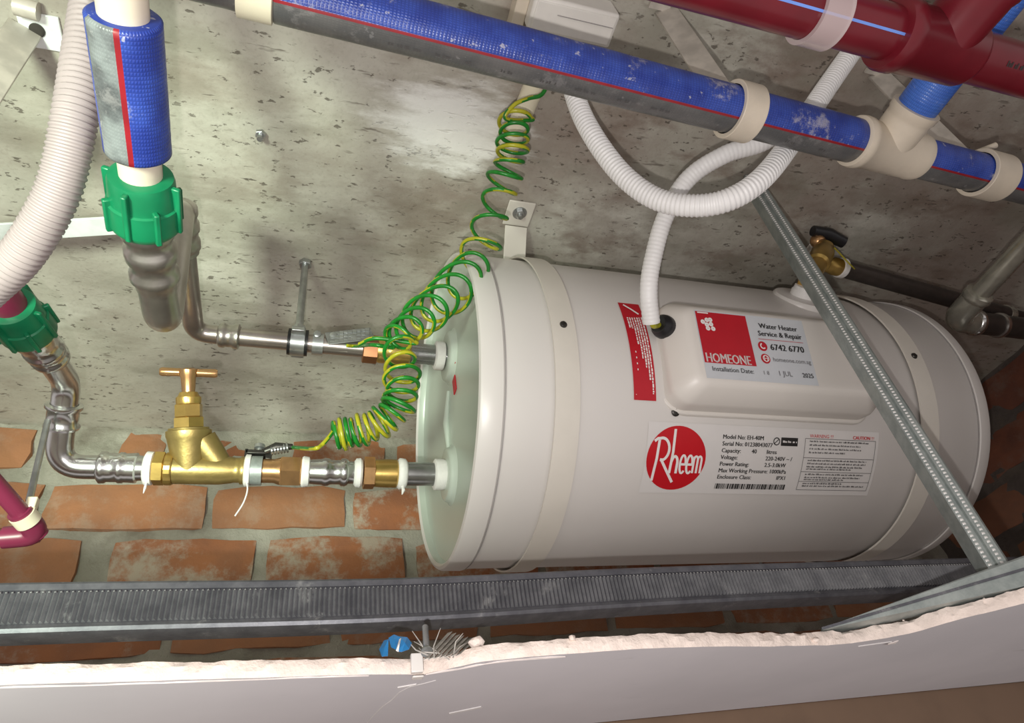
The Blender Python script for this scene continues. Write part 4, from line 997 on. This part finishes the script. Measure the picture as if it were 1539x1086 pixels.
mb = MB(); mb.tube([S1, S2, S2 + sd2 * .12], .0118, n=24); mb.build('tube', M['darksteel'], dp)
tq = at(1512, 474, X=.962)
mb = MB(); mb.lathe(tq, sd2, [(-.008, .0120), (-.006, .0150), (.004, .0150), (.006, .0140), (.05, .0140)], n=26); mb.build('press_collar', M['olive_steel'], dp, smooth=50)
XG, ZG = .800, .522
G0 = at(1560, 347, Z=ZG); G1 = at(1447, 468, Z=ZG); gd = (G1 - G0).normalized()
ep = thing('elbow_pipe', 'dull steel pipe coming down to an elbow at the right edge', 'pipe', G1)
H1 = at(1560, 496, Z=ZG - .004); Kc = G1 + gd * .016
mb = MB(); mb.tube([G0 - gd * .1, G1], .0122, n=26); mb.build('tube', M['olive_steel'], ep)
el = fillet([G1 - gd * .028, Kc, Kc + (H1 - Kc).normalized() * .036], .020, 10)
mb = MB(); mb.tube(el, .0160, n=28); mb.build('elbow', M['olive_steel'], ep, smooth=60)
mb = MB(); mb.lathe(G1 - gd * .030, gd, [(-.006, .0125), (-.004, .0172), (.000, .0180), (.004, .0180), (.006, .0162), (.008, .016)], n=30); mb.build('bead', M['olive_steel'], ep, smooth=50)
hd = (H1 - Kc).normalized()
mb = MB(); mb.lathe(Kc, hd, [(.028, .0158), (.030, .0178), (.034, .0182), (.037, .0175), (.038, .0140)], n=30); mb.build('bead', M['chrome'], ep, smooth=50)
mb = MB(); mb.lathe(Kc, hd, [(.034, .0150), (.20, .0150)], n=28); mb.build('side_tube', M['darksteel'], ep)
mb = MB(); mb.lathe(Kc, hd, [(.072, .0150), (.073, .0172), (.077, .0176), (.080, .0165), (.081, .015)], n=30); mb.build('bead', M['chrome'], ep, smooth=50)

# ------------------------------------------------------------------ metal framing of the false ceiling
YF = .455
zt, zbm = at(300, 868, Y=YF).z, at(300, 938, Y=YF).z
x0, x1 = -.55, .72
def bend(x): return .0035 * math.exp(-((x - .06) / .16) ** 2) - .004 * max(0, (x - .1)) 
fr = thing('ceiling_channel', 'long ribbed galvanised ceiling channel below the heater', 'metal channel', ((x0 + x1) / 2, YF, zbm))
mb = MB(); prof = [(YF + .018, zt - .001), (YF + .018, zt + .0005), (YF + .001, zt + .0005), (YF, zt - .001), (YF, zt - .0048)]
prof2 = [(YF, zbm + .0048), (YF - .0012, zbm + .0022), (YF, zbm), (YF + .003, zbm - .001), (YF + .018, zbm - .001), (YF + .0185, zbm + .004), (YF + .0175, zbm + .004)]
def strip(mb, prof, m=0, N=90):
    vs = []; fs = []; k = len(prof)
    for i in range(N + 1):
        x = x0 + (x1 - x0) * i / N
        for y, z in prof: vs.append((x, y, z - bend(x)))
    for i in range(N):
        for j in range(k - 1): a = i * k + j; fs.append((a, a + 1, a + k + 1, a + k))
    mb.add(vs, fs, m)
strip(mb, prof); mb.build('top_flange', M['galv'], fr, smooth=30)
mb = MB(); strip(mb, prof2); mb.build('bottom_flange', M['galv'], fr, smooth=30)
mb = MB(); strip(mb, [(YF + .0008, zt - .004), (YF + .0008, zbm + .004)]); mb.build('web', galv('dusty_groove_shade_zinc', (.07, .07, .08, 1), (.045, .045, .055, 1), .3), fr, smooth=30)  # dusty zinc, darkened to paint in the shade between the ribs
mb = MB(); x = x0; pitch = .0032
while x < x1:
    zz0, zz1 = zbm + .0055 - bend(x), zt - .0062 - bend(x); h = .0014; wv = pitch * .36
    vs = [(x - wv, YF + .0008, zz0), (x, YF - h, zz0 + .0008), (x + wv, YF + .0008, zz0), (x - wv, YF + .0008, zz1), (x, YF - h, zz1 - .0008), (x + wv, YF + .0008, zz1)]
    mb.add(vs, [(0, 1, 4, 3), (1, 2, 5, 4), (0, 2, 1), (3, 4, 5)]); x += pitch
rb = mb.build('ribs', galv('lit_galvanised_rib', (.27, .272, .285, 1), (.16, .162, .175, 1), .4), fr, smooth=0); rb['kind'] = 'stuff'  # lighter copy of the channel steel, painting the ridges as lit
mb = MB(); x = x0
while x < x1:
    z_ = zt - .0062 - bend(x); mb.add([(x - .0007, YF - .0006, z_ - .0004), (x + .0007, YF - .0006, z_ - .0004), (x, YF + .0004, z_ + .0012), (x, YF - .0016, z_ - .0002)], [(0, 1, 3), (1, 2, 3), (2, 0, 3), (0, 2, 1)]); x += pitch
rt_ = mb.build('rib_glints', M['galv_glint'], fr, smooth=0); rt_['kind'] = 'stuff'  # bright points that paint a glint at the top of each rib
# hanger: upright channel with two rows of dimples
HS = .50; hbp = at(1497, 842, s=HS); HB = V((hbp.x, hbp.y, .140))
hv = V((-HB.x, -HB.y, 0)).normalized(); hr = V((-hv.y, hv.x, 0)) * -1
if hr.dot(V((BX.x, BY.x, BZ.x))) < 0: hr = -hr
an = math.radians(28); HN = (hv * math.cos(an) + hr * math.sin(an)).normalized(); HR = V((-HN.y, HN.x, 0))
if HR.dot(V((BX.x, BY.x, 0))) < 0: HR = -HR
hg = thing('hanger_channel', 'upright dimpled galvanised hanger channel crossing in front of the heater', 'metal channel', HB)
Lh = SLAB - HB.z - .001; UPV = V((0, 0, 1)); W2 = .0085
def extr(mb, prof, m=0):
    vs = []; k = len(prof)
    for z in (0, Lh):
        for a, d in prof: vs.append(HB + HR * a + HN * d + UPV * z)
    fs = [(j, j + 1, k + j + 1, k + j) for j in range(k - 1)]; mb.add(vs, fs, m)
mb = MB(); extr(mb, [(-W2, .0004), (-W2, -.0185), (-W2 + .004, -.0185), (-W2 + .004, -.0175), (-W2 + .0012, -.0175), (-W2 + .0012, -.0008)]); mb.build('left_flange', M['galv_green'], hg, smooth=0)
mb = MB(); extr(mb, [(-W2, .0004), (-W2 + .0048, .0004), (-W2 + .0056, -.0016), (-W2 + .0072, -.0016), (-W2 + .0080, .0004), (W2 - .002, .0004), (W2, -.001), (W2, -.0185), (W2 - .0012, -.0185), (W2 - .0012, -.001)]); mb.build('web', M['galv_green'], hg, smooth=0)
mb = MB()
z = .004
while z < Lh:
    for a in (-W2 + .0025, W2 - .0055):
        o_ = HB + HR * a + HN * .0004 + UPV * z; e = .0012; k = .0009
        mb.add([o_ - HR * e - UPV * k, o_ + HR * e - UPV * k, o_ + HR * e + UPV * k, o_ - HR * e + UPV * k, o_ + HN * .0010], [(0, 1, 4), (1, 2, 4), (2, 3, 4), (3, 0, 4)])
    z += .0034
dm = mb.build('dimples', plain('pale_zinc', (.92, .91, .88, 1), .25, .3), hg, smooth=60); dm['kind'] = 'stuff'  # dimples coloured brighter than the channel around them
# short edge channel at the right, lying on the board
ea = at(1236, 946, Z=.1255); eb = at(1560, 876, Z=.1255); ed = (eb - ea).normalized(); en = V((ed.y, -ed.x, 0))
if en.y > 0: en = -en
eh = at(1539, 838, X=at(1539, 884, Z=.1255).x).z - .1255
eh = max(.012, min(.03, eh))
eg = thing('edge_channel', 'plain galvanised edge channel resting on the torn board at lower right', 'metal channel', ea)
mb = MB(); Le = .34; Lm = (at(1539, 884, Z=.1255) - ea).length
vs = []; pf = [(-.020, .0), (0, 0), (0, eh), (-.0015, eh + .0012), (-.022, eh + .0012), (-.022, eh)]
for t_ in (0, Le):
    for d_, z_ in pf: vs.append(ea + ed * t_ + en * d_ + UPV * (z_ * (.06 if t_ == 0 else Le / Lm)))
k = len(pf); mb.add(vs, [(j, j + 1, k + j + 1, k + j) for j in range(k - 1)]); mb.build('channel', M['galv_green'], eg, smooth=0)
mb = MB(); mb.bar(ea + UPV * (eh * .04) + en * .0006, ea + ed * Le + UPV * (eh * .6 * Le / Lm) + en * .0006, UPV, .0018, .0006); mb.build('crease', M['galv'], eg)

# ------------------------------------------------------------------ plasterboard with its cut edge
ept = [at(a, b, Z=BOARD) for a, b in ((-160, 1036), (0, 1029), (250, 1022), (560, 1013), (640, 1013), (690, 1001), (760, 990), (1000, 973), (1240, 969), (1350, 955), (1440, 931), (1539, 906), (1620, 880), (1700, 850))]
edge = resample(spline([V((-.75, .372, BOARD)), V((-.5, .371, BOARD))] + ept + [V((.535, .22, BOARD)), V((.60, .14, BOARD)), V((.75, .03, BOARD)), V((1.0, -.1, BOARD)), V((1.5, -.3, BOARD))], 10), .0024)
mono = [edge[0]]
for p in edge[1:]:
    if p.x > mono[-1].x + .0004: mono.append(p)
edge = mono
bd = thing('plasterboard', 'grey painted plasterboard ceiling with a rough pink cut edge along the opening', 'plasterboard', (edge[len(edge) // 2].x, .47, BOARD))
BT = .0092
mb = MB(); vs = []; fs = []; ms = []
Ne = len(edge)
def wn(i, a, f, p): return a * (math.sin(i * f + p) + .6 * math.sin(i * f * 2.7 + p * 2) + .5 * random.uniform(-1, 1))
for i, p in enumerate(edge):
    x = p.x; rough = 1.0 if x < .30 else 2.0
    zt_ = BT + wn(i, .0003 * rough, .31, 1)
    vs += [V((p.x, .588, BOARD)), V((p.x, p.y + wn(i, .0003 * rough, .23, 0), BOARD)), V((p.x, p.y - .0008 + wn(i, .0005, .5, 2), BOARD + BT * .33)), V((p.x, p.y - .0004 + wn(i, .0006 * rough, .7, 3), BOARD + BT * .7)), V((p.x, p.y + .0012 + wn(i, .0005 * rough, .4, 4), BOARD + zt_)), V((p.x, .588, BOARD + BT))]
for i in range(Ne - 1):
    for j in range(5):
        a = i * 6 + j; fs.append((a, a + 1, a + 7, a + 6)); ms.append(0 if j == 0 else (2 if j == 4 else 1))
mb.add(vs, fs, ms); mb.build('board', [M['board'], M['core'], M['paper']], bd, smooth=35)
# torn paper lips and crumbs along the cut
def crumb(p, r, parent, mat='core'):
    mb = MB(); c_ = V(p); rings = []
    for j in range(1, 4):
        a = PI * j / 4; rings.append([c_ + V((math.sin(a) * math.cos(2 * PI * i / 7) * r * random.uniform(.7, 1.3), math.sin(a) * math.sin(2 * PI * i / 7) * r * random.uniform(.7, 1.3), math.cos(a) * r * random.uniform(.6, 1))) for i in range(7)])
    mb.rings(rings); return mb
cr = MB()
for k in range(70):
    i = random.choice([random.randrange(Ne), random.randrange(int(Ne * .62), int(Ne * .95))]); p = edge[i]
    m_ = crumb((p.x, p.y + random.uniform(-.001, .004), BOARD + BT * random.uniform(.2, 1.05)), random.uniform(.0008, .0028), bd)
    cr.add(m_.v, m_.f, 0)
q = cr.build('gypsum_crumbs', M['core'], bd, smooth=60); q['kind'] = 'stuff'
def flap(pxs, z, wd, mat='paper', name='torn_paper'):
    mb = MB(); P = [at(a, b, Z=z) for a, b in pxs]; vs = []; fs = []
    for i, p in enumerate(P): vs += [p + V((0, 0, .0012 * (i % 2))), p + V((random.uniform(-.001, .001), wd, .0004))]
    vs += [v + V((0, 0, .0006)) for v in vs]; n_ = len(P); o_ = 2 * n_
    for i in range(n_ - 1): fs += [(2 * i, 2 * i + 1, 2 * i + 3, 2 * i + 2), (o_ + 2 * i, o_ + 2 * i + 2, o_ + 2 * i + 3, o_ + 2 * i + 1), (2 * i, 2 * i + 2, o_ + 2 * i + 2, o_ + 2 * i)]
    mb.add(vs, fs); return mb.build(name, M[mat], bd, smooth=0)
flap([(0, 1034), (120, 1031), (240, 1027), (380, 1022), (480, 1018), (555, 1016)], BOARD - .0008, .0012)
flap([(640, 1014), (690, 1006), (730, 998), (780, 992), (850, 987)], BOARD - .001, .0020)
flap([(1335, 968), (1352, 965)], BOARD - .0015, .004)
# white edge bead at the joint with its frayed tape
jp = at(626, 1000, Z=BOARD + .004)
mb = MB(); mb.box(jp + V((0, -.0012, .001)), (.0036, 0, 0), (0, .002, 0), (0, 0, .0054)); mb.box(jp + V((.0005, .001, -.0062)), (.0034, 0, 0), (0, .0030, 0), (0, 0, .0006)); mb.build('joint_bead', M['white_paint'], bd, bevel=.0008)
# filler crack on the underside
mb = MB(); cpth = [at(a, b, Z=BOARD - .0002) for a, b in ((655, 1022), (640, 1026), (615, 1032), (600, 1040), (588, 1052), (574, 1062), (560, 1076), (550, 1088))]
for a, b in zip(cpth, cpth[1:]): mb.bar(a, b, (0, 1, .0), .0005, .0003)
mb.build('hairline_crack', M['scratch'], bd)
for a, b, w_ in (((598, 1033), (626, 1028), .0016), ((676, 1072), (724, 1062), .0035), ((1290, 971), (1340, 964), .001)):
    mb = MB(); mb.bar(at(*a, Z=BOARD - .0003), at(*b, Z=BOARD - .0003), (0, 1, 0), w_, .0006); mb.build('filler_smear', M['scratch'], bd)

# frayed joint tape, screw and blue scrap in the gap
ft_ = MB()
for k in range(8):
    a = at(random.uniform(625, 690), random.uniform(972, 992), Y=random.uniform(.385, .40)); b = a + V((random.uniform(-.012, .018), random.uniform(-.002, .014), random.uniform(.004, .022)))
    if b.z > zbm - .002: b.z = zbm - .002 - random.uniform(0, .003)
    m_ = (a + b) / 2 + V((random.uniform(-.003, .003), 0, random.uniform(-.002, .002))); ft_.tube([a, m_, b], [.0005, .0004, .0002], n=5)
for k in range(7):
    a = at(640 + k * 8, 990 - k, Y=.389); b = at(676 + k * 6, 950 + k * 2, Y=.43); ft_.bar(a, b, (1, 0, .4), .0032, .0003)
ft_ = tag(ft_.build('joint_tape', M['mesh_tape'], smooth=0), 'frayed fibre joint tape sticking up from the board edge by the joint', 'tape'); ft_['kind'] = 'stuff'
sc = thing('drywall_screw', 'small grey screw standing between channel and board near the frayed tape', 'screw', at(640, 965, Y=.40))
sa = at(641, 975, Y=.40); sb_ = at(639, 942, Y=.415)
mb = MB(); L_ = (sb_ - sa).length; pr = []
for k in range(24): pr.append((L_ * k / 23, .0014 + (.0006 if k % 2 else 0)))
mb.lathe(sa, sb_ - sa, pr, n=10); mb.build('shank', M['zinc'], sc)
mb = MB(); mb.lathe(sa, sa - sb_, [(0, .0015), (.002, .0035), (.003, .0035)], n=14); mb.build('head', M['zinc'], sc)
bs = thing('plastic_scrap', 'crumpled blue plastic scrap lying in the gap behind the board edge', 'plastic scrap', at(598, 968, Y=.40))
def leaf(pts, name, mat, th=.0006):
    P = [at(a, b, Y=y) for a, b, y in pts]; c_ = sum(P, V()) / len(P) + V((0, -.003, 0)); n_ = len(P)
    vs = P + [c_]; vs += [v + V((0, th, 0)) for v in vs]; fs = [(i, (i + 1) % n_, n_) for i in range(n_)] + [((i + 1) % n_ + n_ + 1, i + n_ + 1, 2 * n_ + 1) for i in range(n_)] + [(i, i + n_ + 1, (i + 1) % n_ + n_ + 1, (i + 1) % n_) for i in range(n_)]
    mb = MB(); mb.add(vs, fs); return mb.build(name, M[mat], bs, smooth=0)
leaf([(584, 958, .405), (592, 953, .40), (600, 956, .40), (596, 976, .395), (588, 972, .40)], 'fold', 'cyan')
leaf([(600, 956, .40), (612, 957, .402), (619, 966, .405), (615, 975, .40), (604, 979, .396), (596, 978, .395)], 'fold', 'cyan')
leaf([(570, 975, .41), (577, 962, .41), (584, 960, .405), (583, 985, .40), (574, 986, .405)], 'fold', 'cyan')
leaf([(595, 977, .3935), (600, 960, .3945), (603, 958, .394), (599, 979, .3925)], 'white_stripe', 'white_ink')
wc = crumb(at(716, 964, Y=.39), .0042, None); tag(wc.build('gypsum_crumb', M['core'], smooth=60), 'white gypsum crumb perched on the board edge right of the frayed tape', 'crumb')

# ------------------------------------------------------------------ left-hand brackets and anchors
ZS = .60
fa = at(-420, 375, Z=ZS); fb = at(182, 338, Z=ZS)
fbar = MB(); fbar.bar(fa, fb, (0, 1, 0), .022, .003)
tag(fbar.build('flat_bar', M['alu'], bevel=.0006), 'bright flat aluminium bar behind the pinkish conduit at left', 'metal bar')
br = thing('angle_bracket', 'bent zinc bracket bolted to the slab in the upper left corner', 'bracket', at(60, 45, Z=SLAB))
f1 = at(40, 45, Z=SLAB - .002); f2 = at(74, 48, Z=SLAB - .002)
mb = MB(); mb.box(at(62, 47, Z=SLAB - .0015), (.0165, 0, 0), (0, .016, 0), (0, 0, .0015)); mb.build('foot', M['alu'], br, bevel=.0008)
up_ = at(38, 42, Z=SLAB - .003); mb = MB(); mb.bar(up_, V((up_.x, up_.y + .006, .50)), (.9, .5, 0), .026, .003); mb.build('leg', M['bracket'], br, bevel=.0008)
mb = MB(); mb.tube([at(22, 8, Z=SLAB - .008), at(58, 18, Z=SLAB - .008)], .008, n=14); mb.build('fold', M['bracket'], br)
mb = MB(); mb.lathe(at(56, 45, Z=SLAB - .003), (0, 0, -1), [(0, .0062), (.0012, .0062), (.0013, .0052)], n=20); mb.build('bolt_hole', M['dark_iron'], br)
ab = at(392, 200, Z=SLAB); mb = MB(); mb.hexa(ab + V((0, 0, -.0005)), (0, 0, -1), 0, .005, .0055); mb.lathe(ab, (0, 0, -1), [(.004, .003), (.012, .003)], n=12)
tag(mb.build('anchor_bolt', M['zinc'], smooth=0), 'lone anchor bolt stub in the bare slab at upper left', 'bolt')
